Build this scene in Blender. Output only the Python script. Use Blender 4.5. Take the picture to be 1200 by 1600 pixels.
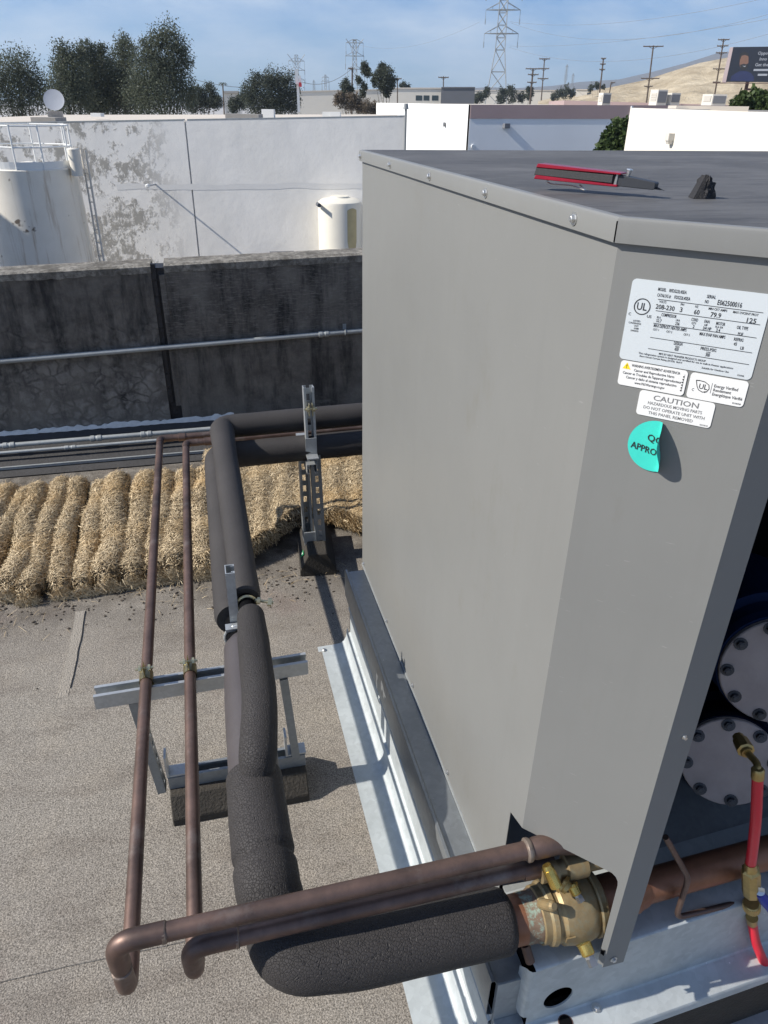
import bpy, bmesh, math, random
from math import copysign, sin, cos, tan, pi, radians, hypot, atan, atan2, sqrt
from mathutils import Vector, Matrix, noise
random.seed(7)
V = Vector
for o in list(bpy.data.objects):
    bpy.data.objects.remove(o)
SC = bpy.context.scene
COL = SC.collection

# ------------------------------------------------------------------ camera
FPX, HC, YAW = 1130.0, 1.72, radians(14.3)
_dx, _dy = 566.0 - 600.0, 2815.0 - 800.0
PITCH = atan(FPX / hypot(_dx, _dy))
ROLL = atan2(_dx, _dy)
_fh = V((sin(YAW), cos(YAW), 0)); _rh = V((cos(YAW), -sin(YAW), 0)); _up = V((0, 0, 1))
FWD = _fh * cos(PITCH) - _up * sin(PITCH)
_uc = _fh * sin(PITCH) + _up * cos(PITCH)
IX = _rh * cos(ROLL) - _uc * sin(ROLL)
IY = -_rh * sin(ROLL) - _uc * cos(ROLL)
CAM = V((0, 0, HC))
cd = bpy.data.cameras.new('camera'); cam = bpy.data.objects.new('camera', cd); COL.objects.link(cam)
cd.sensor_fit = 'VERTICAL'; cd.sensor_height = 36.0; cd.lens = FPX / 1600.0 * 36.0
cd.clip_start = 0.02; cd.clip_end = 20000
R = Matrix((IX, -IY, -FWD)).transposed()
cam.matrix_world = Matrix.Translation(CAM) @ R.to_4x4()
SC.camera = cam
SC.render.resolution_x = 768; SC.render.resolution_y = 1024

# ------------------------------------------------------------------ world and sun
SUN_EL, SUN_AZ = radians(38.3), radians(177.5)          # azimuth as math angle of the direction towards the sun
SDIR = V((cos(SUN_EL) * cos(SUN_AZ), cos(SUN_EL) * sin(SUN_AZ), sin(SUN_EL)))
W = bpy.data.worlds.new('World'); SC.world = W; W.use_nodes = True
nt = W.node_tree; nt.nodes.clear()
wo = nt.nodes.new('ShaderNodeOutputWorld'); bg = nt.nodes.new('ShaderNodeBackground')
sky = nt.nodes.new('ShaderNodeTexSky'); sky.sky_type = 'NISHITA'; sky.sun_disc = False
sky.sun_elevation = SUN_EL; sky.sun_rotation = atan2(SDIR.x, SDIR.y)
sky.altitude = 200; sky.air_density = 1.0; sky.dust_density = 0.5; sky.ozone_density = 4.0
tc = nt.nodes.new('ShaderNodeTexCoord'); mp = nt.nodes.new('ShaderNodeMapping')
mp.inputs['Scale'].default_value = (2.0, 2.0, 6.5)
nz = nt.nodes.new('ShaderNodeTexNoise'); nz.inputs['Scale'].default_value = 2.2; nz.inputs['Detail'].default_value = 7; nz.inputs['Roughness'].default_value = 0.62
rp = nt.nodes.new('ShaderNodeValToRGB'); rp.color_ramp.elements[0].position = 0.40; rp.color_ramp.elements[1].position = 0.68
rp.color_ramp.elements[1].color = (0.60, 0.60, 0.60, 1)
mx = nt.nodes.new('ShaderNodeMix'); mx.data_type = 'RGBA'; mx.inputs[7].default_value = (11.5, 12.6, 13.8, 1)
tint = nt.nodes.new('ShaderNodeMix'); tint.data_type = 'RGBA'; tint.blend_type = 'MULTIPLY'; tint.inputs[0].default_value = 1.0
tint.inputs[7].default_value = (0.62, 1.10, 1.70, 1)
L = nt.links
L.new(tc.outputs['Generated'], mp.inputs['Vector']); L.new(mp.outputs['Vector'], nz.inputs['Vector'])
L.new(nz.outputs['Fac'], rp.inputs['Fac']); L.new(rp.outputs['Color'], mx.inputs[0])
L.new(sky.outputs['Color'], tint.inputs[6]); L.new(tint.outputs[2], mx.inputs[6])
L.new(mx.outputs[2], bg.inputs['Color']); bg.inputs['Strength'].default_value = 0.05
L.new(bg.outputs['Background'], wo.inputs['Surface'])
sl = bpy.data.lights.new('sun', 'SUN'); so = bpy.data.objects.new('sun', sl); COL.objects.link(so)
sl.energy = 5.0; sl.angle = radians(0.5); sl.color = (1.0, 0.94, 0.86)
so.rotation_euler = SDIR.to_track_quat('Z', 'Y').to_euler()
so.location = SDIR * 50
VS = SC.view_settings
VS.view_transform = 'Standard'; VS.look = 'None'; VS.gamma = 1; VS.use_curve_mapping = False; VS.exposure = 0.56
SC.render.engine = 'CYCLES'

# ------------------------------------------------------------------ placing helpers
def ray(u, v):
    return (FWD * FPX + IX * (u - 600) + IY * (v - 800)).normalized()
def pix(u, v, axis, val):                       # a point of the photograph on the plane axis = val
    d = ray(u, v); return CAM + d * ((val - CAM[axis]) / d[axis])
def far(u, v, dist):                            # at a horizontal distance from the camera
    d = ray(u, v); return CAM + d * (dist / hypot(d.x, d.y))
def bearing(u, dist, z):                        # on the horizon under column u, at height z
    d = ray(u, 172.0); h = hypot(d.x, d.y); return V((d.x / h * dist, d.y / h * dist, z))

# ------------------------------------------------------------------ material helpers
class NT:
    def __init__(self, name):
        self.m = bpy.data.materials.new(name); self.m.use_nodes = True
        self.t = self.m.node_tree; self.b = self.t.nodes['Principled BSDF']; self.l = self.t.links
        self.co = None
    def n(self, typ, **kw):
        x = self.t.nodes.new(typ)
        for k, v in kw.items(): setattr(x, k, v)
        return x
    def coord(self, scale=(1, 1, 1), rot=(0, 0, 0), loc=(0, 0, 0), kind='Object'):
        c = self.n('ShaderNodeTexCoord'); m = self.n('ShaderNodeMapping')
        m.inputs['Scale'].default_value = scale; m.inputs['Rotation'].default_value = rot; m.inputs['Location'].default_value = loc
        self.l.new(c.outputs[kind], m.inputs['Vector']); return m.outputs['Vector']
    def noise(self, scale, detail=4, rough=0.55, co=None, dist=0.0):
        x = self.n('ShaderNodeTexNoise'); x.inputs['Scale'].default_value = scale; x.inputs['Detail'].default_value = detail
        x.inputs['Roughness'].default_value = rough; x.inputs['Distortion'].default_value = dist
        self.l.new(co if co else self.coord(), x.inputs['Vector']); return x.outputs['Fac']
    def voro(self, scale, feature='F1', out='Distance', co=None, rand=1.0):
        x = self.n('ShaderNodeTexVoronoi'); x.feature = feature; x.inputs['Scale'].default_value = scale
        x.inputs['Randomness'].default_value = rand
        self.l.new(co if co else self.coord(), x.inputs['Vector']); return x.outputs[out]
    def ramp(self, fac, p0, p1, c0=(0, 0, 0), c1=(1, 1, 1)):
        r = self.n('ShaderNodeValToRGB'); e = r.color_ramp.elements
        e[0].position = p0; e[1].position = p1; e[0].color = (*c0, 1); e[1].color = (*c1, 1)
        self.l.new(fac, r.inputs['Fac']); return r.outputs['Color']
    def mix(self, fac, a, b, blend='MIX'):
        x = self.n('ShaderNodeMix', data_type='RGBA', blend_type=blend)
        for s, i in ((fac, 0), (a, 6), (b, 7)):
            if isinstance(s, (int, float)): x.inputs[i].default_value = s
            elif isinstance(s, tuple): x.inputs[i].default_value = (*s, 1)
            else: self.l.new(s, x.inputs[i])
        return x.outputs[2]
    def math(self, op, a, b=0.0):
        x = self.n('ShaderNodeMath', operation=op)
        for s, i in ((a, 0), (b, 1)):
            if isinstance(s, (int, float)): x.inputs[i].default_value = s
            else: self.l.new(s, x.inputs[i])
        return x.outputs[0]
    def sep(self, co):
        x = self.n('ShaderNodeSeparateXYZ'); self.l.new(co, x.inputs[0]); return x.outputs
    def bump(self, h, strength=0.3, dist=0.01, prev=None):
        x = self.n('ShaderNodeBump'); x.inputs['Strength'].default_value = strength; x.inputs['Distance'].default_value = dist
        self.l.new(h, x.inputs['Height'])
        if prev is not None: self.l.new(prev, x.inputs['Normal'])
        return x.outputs['Normal']
    def set(self, color=None, rough=None, metal=None, normal=None, spec=None, alpha=None):
        for nm, s in (('Base Color', color), ('Roughness', rough), ('Metallic', metal), ('Normal', normal), ('Specular IOR Level', spec), ('Alpha', alpha)):
            if s is None: continue
            if isinstance(s, tuple): self.b.inputs[nm].default_value = (*s, 1)
            elif isinstance(s, (int, float)): self.b.inputs[nm].default_value = s
            else: self.l.new(s, self.b.inputs[nm])
        return self.m

def flat(name, c, rough=0.6, metal=0.0, var=0.18, scale=9.0, bump=0.0, bscale=60.0, spec=0.5):
    k = NT(name)
    col = k.mix(k.noise(scale, 5), tuple(x * (1 - var) for x in c), tuple(min(1, x * (1 + var)) for x in c))
    nrm = k.bump(k.noise(bscale, 5), bump, 0.01) if bump else None
    return k.set(col, rough, metal, nrm, spec)

def mk_roof():
    k = NT('granulated_cap_sheet'); co = k.coord()
    g = k.ramp(k.noise(265, 3, 0.8, co), 0.36, 0.66, (0.092, 0.084, 0.070), (0.425, 0.39, 0.335))
    big = k.noise(0.9, 5, 0.6, co); med = k.noise(6, 4, 0.6, co)
    c = k.mix(k.ramp(big, 0.35, 0.7), g, k.mix(1.0, g, (0.86, 0.84, 0.845), 'MULTIPLY'))
    fs = k.noise(3.2, 7, .72, k.coord((1.0, 2.6, 1), (0, 0, .5)))
    c = k.mix(k.math('MULTIPLY', k.ramp(fs, .50, .66), .7), c, k.mix(1.0, g, (0.66, 0.63, 0.62), 'MULTIPLY'))
    c = k.mix(k.math('MULTIPLY', k.ramp(k.noise(2.1, 4, .6, k.coord(loc=(4, 3, 0))), .58, .68), .35), c, k.mix(1.0, g, (0.95, 0.78, 0.80), 'MULTIPLY'))
    c = k.mix(k.math('MULTIPLY', k.ramp(med, 0.5, 0.75), 0.5), c, k.mix(1.0, g, (1.18, 1.14, 1.08), 'MULTIPLY'))
    # dirt gathered along the straw near the parapet
    y = k.sep(co)[1]
    d = k.n('ShaderNodeMapRange'); d.inputs[1].default_value = 2.15 + 2.36; d.inputs[2].default_value = 2.72 + 2.36; k.l.new(y, d.inputs[0])
    dn = k.math('MULTIPLY', d.outputs[0], k.ramp(k.noise(7, 6, 0.7, co), 0.34, 0.60))
    c = k.mix(k.math('MULTIPLY', dn, 0.88), c, (0.055, 0.046, 0.036))
    sp = k.ramp(k.voro(14, co=co), 0.02, 0.06, (1, 1, 1), (0, 0, 0))
    c = k.mix(k.math('MULTIPLY', sp, k.ramp(k.noise(2.0, 2, .5, co), .6, .7)), c, (0.05, 0.043, 0.036))
    h = k.noise(230, 3, 0.75, co)
    return k.set(c, 0.92, 0.0, k.bump(h, 0.75, 0.005, k.bump(k.noise(12, 4, .6, co), 0.25, 0.01)), 0.25)

def mk_paint(name, c, dark=0.0, rough=0.42):
    k = NT(name); co = k.coord(); st = k.coord((14, 14, 0.9))
    n1 = k.noise(2.2, 5, 0.6, co); n2 = k.noise(3.0, 6, 0.6, st)
    col = k.mix(k.ramp(n1, 0.3, 0.75), tuple(x * 0.95 for x in c), tuple(x * 1.04 for x in c))
    col = k.mix(k.math('MULTIPLY', k.ramp(n2, 0.52, 0.8), 0.28), col, tuple(x * 0.86 for x in c))
    sm_ = k.ramp(k.noise(1.3, 6, .7, k.coord((1, 1, .6), loc=(3, 1, 2))), .52, .72)
    col = k.mix(k.math('MULTIPLY', sm_, .22), col, tuple(x * 1.16 for x in c))
    st2 = k.ramp(k.noise(6, 7, .75, k.coord((1, 1, .5))), .60, .74)
    col = k.mix(k.math('MULTIPLY', st2, .34), col, (c[0] * .78, c[1] * .72, c[2] * .58))
    sc_ = k.ramp(k.noise(38, 3, 0.5, k.coord((1, 1, 9), (0.4, 0.7, 0.3))), 0.725, 0.745)
    col = k.mix(k.math('MULTIPLY', sc_, 0.35), col, tuple(min(1, x * 1.7) for x in c))
    r = k.math('ADD', k.math('MULTIPLY', k.noise(5, 4, .6, co), 0.16), rough - 0.08)
    return k.set(col, r, 0.0, k.bump(k.noise(1.6, 3, .5, co), 0.16, 0.04, k.bump(k.noise(420, 2, .5, co), 0.05, 0.001)), 0.30)

def mk_topsheet():
    k = NT('weathered_top_sheet'); co = k.coord((1, 1, 1), (0, 0, 0.35)); st = k.coord((2.2, 30, 1), (0, 0, 0.06))
    n1 = k.noise(3.4, 6, 0.65, co); n2 = k.noise(2.4, 7, 0.7, st)
    c = k.mix(k.ramp(n1, 0.32, 0.72), (0.068, 0.068, 0.067), (0.125, 0.124, 0.121))
    c = k.mix(k.math('MULTIPLY', k.ramp(n2, 0.50, 0.60), 0.75), c, (0.050, 0.050, 0.051))
    c = k.mix(k.math('MULTIPLY', k.ramp(k.noise(9, 6, .75, st), 0.55, 0.68), 0.6), c, (0.23, 0.228, 0.222))
    return k.set(c, 0.62, 0.0, k.bump(k.noise(60, 5, .7, st), 0.25, 0.004), 0.35)

def mk_galv(name, c=(0.47, 0.505, 0.505), rough=0.58, metal=0.40, spang=70):
    k = NT(name); co = k.coord(); cell = k.voro(spang, out='Color', co=co)
    bw = k.n('ShaderNodeRGBToBW'); k.l.new(cell, bw.inputs[0])
    a = k.ramp(bw.outputs[0], 0.15, 0.85, tuple(x * 0.93 for x in c), tuple(min(1, x * 1.05) for x in c))
    dirt = k.ramp(k.noise(7, 7, .7, co), 0.42, 0.74)
    col = k.mix(k.math('MULTIPLY', dirt, 0.6), a, tuple(x * 0.62 for x in c))
    sp = k.ramp(k.voro(48, co=co), 0.03, 0.09, (1, 1, 1), (0, 0, 0))
    col = k.mix(k.math('MULTIPLY', sp, k.ramp(k.noise(3.2, 3, .5, co), .56, .64)), col, (0.75, 0.76, 0.76))
    r = k.math('ADD', k.math('MULTIPLY', k.noise(9, 5, .6, co), 0.30), rough - 0.13)
    return k.set(col, r, metal, k.bump(k.noise(3, 4, .6, co), 0.10, 0.02, k.bump(bw.outputs[0], 0.05, 0.002)), 0.5)

def mk_copper():
    k = NT('oxidised_copper'); co = k.coord()
    n = k.noise(7, 6, .65, co); n2 = k.noise(55, 4, .6, co)
    c = k.mix(k.ramp(n, 0.32, 0.70), (0.088, 0.062, 0.053), (0.215, 0.140, 0.112))
    c = k.mix(k.math('MULTIPLY', k.ramp(n2, .5, .72), .4), c, (0.085, 0.070, 0.066))
    c = k.mix(k.math('MULTIPLY', k.ramp(k.noise(6.3, 6, .7, co), .54, .68), .6), c, (0.25, 0.215, 0.19))
    return k.set(c, k.math('ADD', k.math('MULTIPLY', n2, .22), .38), 0.72, k.bump(n2, 0.08, 0.002), 0.5)

def mk_foam(name, base, crack, scale=210, tone=1.0, rough=0.72):
    k = NT(name); co = k.coord()
    e = k.voro(scale, 'DISTANCE_TO_EDGE', co=co)
    cr = k.ramp(e, 0.01, 0.11)
    n = k.noise(5, 5, .6, co)
    c = k.mix(k.ramp(n, .3, .7), tuple(x * .85 for x in base), tuple(x * 1.2 for x in base))
    c = k.mix(k.math('MULTIPLY', k.ramp(e, 0.0, 0.10, (1, 1, 1), (0, 0, 0)), crack * .7), c, tuple(x * .45 for x in base))
    b = k.bump(cr, crack, 0.0035, k.bump(k.noise(26, 5, .6, co), 0.25, 0.006))
    b = k.bump(k.noise(500, 2, .6, co), 0.25, 0.001, b)
    return k.set(c, rough, 0.0, b, 0.4)

def mk_brass(name='brass', c=(0.52, 0.37, 0.14), rough=0.38, metal=0.75, patina=0.0):
    k = NT(name); co = k.coord(); n = k.noise(22, 6, .65, co)
    col = k.mix(k.ramp(n, .3, .72), tuple(x * .62 for x in c), tuple(min(1, x * 1.1) for x in c))
    if patina:
        col = k.mix(k.math('MULTIPLY', k.ramp(k.noise(75, 5, .7, co), .5, .62), patina), col, (0.26, 0.34, 0.27))
    return k.set(col, k.math('ADD', k.math('MULTIPLY', n, .25), rough - .12), metal, k.bump(k.noise(150, 4, .6, co), .12, .002), 0.5)

def mk_parapet(name, left):
    k = NT(name); co = k.coord()
    base = k.mix(k.ramp(k.noise(6, 8, .75, co), .34, .68), (0.052, 0.047, 0.041), (0.175, 0.158, 0.136))
    streak = k.noise(2.0, 6, .7, k.coord((5, 5, 0.9)))
    base = k.mix(k.math('MULTIPLY', k.ramp(streak, .46, .62), .88), base, (0.016, 0.015, 0.015))
    base = k.mix(k.math('MULTIPLY', k.ramp(k.noise(1.7, 7, .7, k.coord((1, 1, .8), loc=(5, 2, 1))), .48, .66), .55), base, (0.22, 0.20, 0.17))
    z = k.sep(co)[2]
    if left:
        wn_ = k.n('ShaderNodeTexNoise'); wn_.inputs['Scale'].default_value = 9; k.l.new(co, wn_.inputs['Vector'])
        cow = k.n('ShaderNodeMix', data_type='VECTOR'); cow.inputs[0].default_value = .12; k.l.new(co, cow.inputs[4]); k.l.new(wn_.outputs['Color'], cow.inputs[5])
        e = k.voro(15, 'DISTANCE_TO_EDGE', co=cow.outputs[1])
        w = k.noise(6, 4, .7, co)
        fl = k.math('MULTIPLY', k.ramp(e, .02, .16), k.ramp(k.noise(5.5, 7, .75, co), .42, .58))
        m = k.n('ShaderNodeMapRange'); m.inputs[1].default_value = 0.80; m.inputs[2].default_value = 0.30; k.l.new(z, m.inputs[0])
        base = k.mix(k.math('MULTIPLY', k.math('MULTIPLY', fl, m.outputs[0]), .85), base, (0.27, 0.25, 0.22))
        h = fl
    else:
        hz = k.noise(7, 8, .8, k.coord((2.5, 2.5, 16)))
        m = k.n('ShaderNodeMapRange'); m.inputs[1].default_value = 0.40; m.inputs[2].default_value = 0.66; k.l.new(z, m.inputs[0])
        base = k.mix(k.math('MULTIPLY', k.math('MULTIPLY', k.ramp(hz, .5, .66), m.outputs[0]), .8), base, (0.23, 0.215, 0.19))
        h = hz
    # pale concrete worn along the bottom and top
    m2 = k.n('ShaderNodeMapRange'); m2.inputs[1].default_value = 0.24; m2.inputs[2].default_value = 0.14; k.l.new(z, m2.inputs[0])
    base = k.mix(k.math('MULTIPLY', m2.outputs[0], k.ramp(k.noise(11, 6, .75, k.coord((1, 1, 3))), .48, .66)), base, (0.14, 0.13, 0.115))
    return k.set(base, .82, 0, k.bump(h, .35, .006, k.bump(k.noise(45, 6, .7, co), .6, .012)), .35)

def mk_concrete():
    k = NT('weathered_concrete'); co = k.coord(); n = k.noise(38, 6, .75, co)
    c = k.ramp(n, .34, .64, (0.10, 0.094, 0.082), (0.34, 0.32, 0.28))
    c = k.mix(k.math('MULTIPLY', k.ramp(k.noise(7, 7, .72, co), .44, .60), .85), c, (0.085, 0.078, 0.066))
    return k.set(c, .95, 0, k.bump(n, .8, .012), .2)

PEEL = (3.6, 2.4)
def mk_white_wall():
    k = NT('peeling_white_paint'); co = k.coord(); xs = k.sep(co)
    c = k.mix(k.ramp(k.noise(.5, 6, .65, co), .3, .7), (0.74, 0.72, 0.67), (0.81, 0.79, 0.745))
    c = k.mix(k.math('MULTIPLY', k.ramp(k.noise(1.0, 5, .6, k.coord((1, 1, .25))), .5, .75), .35), c, (0.50, 0.50, 0.49))
    mx_ = k.n('ShaderNodeMapRange'); mx_.inputs[1].default_value = PEEL[0]; mx_.inputs[2].default_value = PEEL[1]; k.l.new(xs[0], mx_.inputs[0])
    pn = k.noise(1.7, 8, .7, co); pn2 = k.noise(6.5, 6, .75, k.coord((1, 1, .6)))
    f = k.math('MULTIPLY', k.ramp(pn, .465, .52), k.ramp(pn2, .40, .50))
    f = k.math('MULTIPLY', f, mx_.outputs[0])
    c = k.mix(k.math('MULTIPLY', f, .85), c, (0.27, 0.255, 0.222))
    mz = k.n('ShaderNodeMapRange'); mz.inputs[1].default_value = -1.2; mz.inputs[2].default_value = -3.0; k.l.new(xs[2], mz.inputs[0])
    c = k.mix(k.math('MULTIPLY', k.math('MULTIPLY', mz.outputs[0], k.noise(2, 5, .6, co)), .6), c, (0.52, 0.49, 0.42))
    return k.set(c, .8, 0, k.bump(k.noise(1.4, 5, .6, co), .35, .04, k.bump(f, .4, .01)), .3)

def mk_tank():
    k = NT('cream_tank_paint'); co = k.coord()
    c = k.mix(k.ramp(k.noise(1.2, 5, .6, co), .3, .7), (0.66, 0.625, 0.54), (0.77, 0.735, 0.65))
    st = k.noise(1.6, 6, .65, k.coord((5, 5, .35)))
    c = k.mix(k.math('MULTIPLY', k.ramp(st, .55, .72), .75), c, (0.34, 0.23, 0.12))
    c = k.mix(k.ramp(k.noise(2.6, 3, .5, co), .69, .72), c, (0.16, 0.13, 0.10))
    return k.set(c, .55, 0, None, .4)

def mk_leaf(name, c, var=.32):
    k = NT(name); g = k.n('ShaderNodeNewGeometry')
    col = k.mix(g.outputs['Random Per Island'], tuple(x * (1 - var) for x in c), tuple(x * (1 + var) for x in c))
    m = k.set(col, .6, 0, None, .3)
    tr = k.n('ShaderNodeBsdfTranslucent'); k.l.new(col, tr.inputs['Color'])
    ms = k.n('ShaderNodeMixShader'); ms.inputs[0].default_value = .34
    k.l.new(k.b.outputs[0], ms.inputs[1]); k.l.new(tr.outputs[0], ms.inputs[2])
    k.l.new(ms.outputs[0], k.t.nodes['Material Output'].inputs['Surface'])
    return m

def mk_straw(name='straw_fibre', c0=(0.15, 0.102, 0.050), c1=(0.74, 0.61, 0.40)):
    k = NT(name); g = k.n('ShaderNodeNewGeometry')
    r = k.n('ShaderNodeValToRGB'); e = r.color_ramp.elements
    e[0].color = (*c0, 1); e[1].color = (*c1, 1); e.new(.55).color = (0.46, 0.36, 0.22, 1)
    k.l.new(g.outputs['Random Per Island'], r.inputs['Fac'])
    big = k.noise(3.2, 3, .5)
    col = k.mix(k.math('MULTIPLY', k.ramp(big, .5, .72), .5), r.outputs['Color'], (0.56, 0.36, 0.14))
    return k.set(col, .6, 0, None, .4)

def mk_hill():
    k = NT('dry_hillside'); co = k.coord()
    c = k.mix(k.ramp(k.noise(.10, 7, .7, co), .35, .65), (0.30, 0.245, 0.165), (0.50, 0.43, 0.31))
    tr = k.n('ShaderNodeTexWave'); tr.bands_direction = 'Z'; tr.inputs['Scale'].default_value = .16; tr.inputs['Distortion'].default_value = 2.5
    k.l.new(co, tr.inputs['Vector'])
    c = k.mix(k.math('MULTIPLY', k.ramp(tr.outputs['Fac'], .55, .9), .22), c, (0.24, 0.20, 0.14))
    return k.set(c, .95, 0, k.bump(k.noise(.35, 6, .7, co), .8, 1.2), .1)

M = {}
M['roof'] = mk_roof()
M['patch'] = flat('faded_patch_sealer', (0.305, 0.278, 0.236), .95, 0, .6, 200, .8, 200, .2)
M['paint'] = mk_paint('grey_cabinet_paint', (0.184, 0.186, 0.177))
M['top'] = mk_topsheet()
M['inner'] = flat('dark_inner_sheet', (0.005, 0.0052, 0.006), .9, 0, .3, 6, spec=.03)  # shade of the interior put into this near-black colour
M['galv'] = mk_galv('galvanised_sheet')
M['galv_dull'] = mk_galv('dull_galvanised_steel', (0.33, 0.35, 0.35), .6, .4, 90)
M['galv_rail'] = mk_galv('shade_darkened_rail', (0.27, 0.29, 0.30), .42, .7, 90)  # pipe shadow along the trough put into a darker galvanised colour
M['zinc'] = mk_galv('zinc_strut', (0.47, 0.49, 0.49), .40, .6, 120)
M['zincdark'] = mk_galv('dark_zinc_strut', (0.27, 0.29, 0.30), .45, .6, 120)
M['screw'] = flat('zinc_screw', (0.62, 0.62, 0.60), .32, .9, .1)
M['gold'] = flat('yellow_zinc_clamp', (0.52, 0.47, 0.30), .34, .85, .3, 60)
M['copper'] = mk_copper()
M['newcopper'] = flat('brazed_copper', (0.23, 0.105, 0.058), .45, .5, .45, 22, .1)
M['solder'] = flat('brazing_bead', (0.27, 0.22, 0.18), .45, .7, .5, 90, .3)
M['bead'] = flat('tarnished_brazing', (0.20, 0.155, 0.125), .45, .6, .5, 120, .3)
M['foam'] = mk_foam('cracked_foam_insulation', (0.031, 0.028, 0.027), .6, 190)
M['foam_soft'] = mk_foam('weathered_foam_insulation', (0.034, 0.031, 0.030), .3, 300)
M['foam_grey'] = mk_foam('smooth_foam_insulation', (0.062, 0.055, 0.056), .05, 300, rough=.5)
M['rubber'] = flat('recycled_rubber', (0.042, 0.037, 0.030), .85, 0, .3, 25, .5, 130, .3)
M['brass'] = mk_brass()
M['brass_old'] = mk_brass('dull_cast_brass', (0.36, 0.265, 0.135), .5, .55, .22)
M['brass_bright'] = mk_brass('bright_brass', (0.66, 0.47, 0.13), .25, .9)
M['verdigris'] = mk_brass('verdigris_ring', (0.22, 0.15, 0.10), .7, .3, .9)
M['steel'] = flat('machined_steel', (0.40, 0.39, 0.37), .35, .9, .25, 40)
M['blue'] = flat('compressor_blue_enamel', (0.008, 0.020, 0.062), .6, 0, .4, 8, spec=.12)
M['plate'] = flat('primed_head_plate', (0.33, 0.285, 0.265), .6, .1, .35, 14, .25, 30, .2)
M['boltblack'] = flat('black_bolt', (0.06, 0.065, 0.075), .45, .6, .3, 40)
M['hose'] = flat('red_hose_rubber', (0.62, 0.018, 0.035), .38, 0, .1, 20)
M['handle_blue'] = flat('blue_vinyl_grip', (0.012, 0.03, 0.28), .4, 0, .1)
M['label'] = flat('foil_label', (0.56, 0.60, 0.615), .42, .15, .04, 4)
M['label_white'] = flat('white_label', (0.68, 0.68, 0.66), .5, 0, .04, 4)
M['ink'] = flat('black_print', (0.015, 0.015, 0.016), .6, 0, .05)
M['ink_grey'] = flat('grey_print', (0.16, 0.16, 0.16), .6, 0, .05)
M['yellow'] = flat('warning_yellow', (0.80, 0.58, 0.02), .5, 0, .05)
M['teal'] = flat('teal_sticker_paper', (0.035, 0.52, 0.43), .6, 0, .10, 30)
M['green'] = flat('green_decal', (0.02, 0.24, 0.09), .5, 0, .2, 60)
M['red_alu'] = flat('red_anodised_handle', (0.36, 0.018, 0.040), .3, .55, .25, 50)
M['black_grip'] = flat('black_knurled_inlay', (0.036, 0.036, 0.037), .6, .1, .6, 500, .15, 900)
M['blade'] = flat('dark_blade_steel', (0.035, 0.038, 0.044), .5, .3, .15, 30)
M['offcut'] = mk_foam('foam_offcut', (0.022, 0.021, 0.022), .5, 260)
M['par_l'] = mk_parapet('tarred_parapet_flaking', True)
M['par_r'] = mk_parapet('tarred_parapet_streaked', False)
M['tar'] = flat('black_tar_sealant', (0.010, 0.010, 0.012), .55, 0, .4, 20, .7, 40)
M['flash'] = flat('black_base_flashing', (0.040, 0.039, 0.039), .8, 0, .35, 8, .4, 60)
M['sealer'] = flat('white_sealer', (0.62, 0.61, 0.58), .7, 0, .25, 40, .5, 60)
M['concrete'] = mk_concrete()
M['straw'] = mk_straw()
M['straw_core'] = flat('packed_straw', (0.10, 0.072, 0.038), .9, 0, .5, 60, .9, 90)
M['dirt'] = flat('dry_dirt', (0.060, 0.048, 0.036), .95, 0, .4, 60)
M['wall'] = mk_white_wall()
M['wall_roof'] = flat('pale_flat_roof', (0.52, 0.47, 0.40), .9, 0, .12, .4)
M['tank'] = mk_tank()
M['plastic'] = flat('cream_plastic_tank', (0.66, 0.63, 0.54), .5, 0, .10, 1.5)
M['stain'] = flat('algae_stain', (0.42, 0.36, 0.20), .7, 0, .25, 4)
M['whitepaint'] = flat('white_wall_paint', (0.70, 0.71, 0.69), .75, 0, .04, .6)
M['creampaint'] = flat('cream_wall_paint', (0.66, 0.625, 0.545), .75, 0, .04, .6)
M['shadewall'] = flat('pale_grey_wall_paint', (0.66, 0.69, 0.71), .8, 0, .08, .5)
M['rose'] = flat('rose_band_paint', (0.33, 0.245, 0.235), .8, 0, .08, .8)
M['pole'] = flat('weathered_timber', (0.085, 0.062, 0.045), .9, 0, .3, 3)
M['lattice'] = flat('lattice_steel', (0.22, 0.235, 0.24), .6, .3, .1)
M['wire'] = flat('aluminium_wire', (0.20, 0.21, 0.22), .6, .3, .1)
M['bark'] = flat('grey_bark', (0.12, 0.095, 0.07), .95, 0, .3, 4)
M['leaf'] = mk_leaf('eucalyptus_leaf', (0.085, 0.098, 0.064))
M['leaf_dark'] = mk_leaf('dark_leaf', (0.062, 0.073, 0.050))
M['leaf_green'] = mk_leaf('bright_leaf', (0.055, 0.085, 0.025))
M['leaf_dry'] = mk_leaf('dry_twig_leaf', (0.15, 0.12, 0.085), .3)
M['acbox'] = flat('beige_air_handler', (0.56, 0.53, 0.47), .6, 0, .06)
M['acgrey'] = flat('grey_air_handler_panel', (0.15, 0.155, 0.165), .6, 0, .1)
M['boardback'] = flat('billboard_edge', (0.42, 0.34, 0.33), .7, 0, .06)
M['boardprint'] = flat('dark_printed_vinyl', (0.010, 0.014, 0.024), .5, 0, .25, .3)
M['skin'] = flat('printed_skin_tone', (0.16, 0.085, 0.058), .6, 0, .15, 3)
M['shirt'] = flat('printed_blue_shirt', (0.012, 0.02, 0.07), .6, 0, .3, 3)
M['boardink'] = flat('pale_printed_lettering', (0.28, 0.30, 0.33), .6, 0, .1)
M['steelbrown'] = flat('rusted_steel_column', (0.10, 0.055, 0.045), .7, .2, .2)
M['farwall'] = flat('distant_pale_wall', (0.60, 0.565, 0.49), .85, 0, .08, .2)
M['fardark'] = flat('distant_grey_wall', (0.10, 0.105, 0.115), .85, 0, .1, .2)
M['glassdark'] = flat('dark_window_glass', (0.03, 0.045, 0.05), .2, 0, .1)
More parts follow.
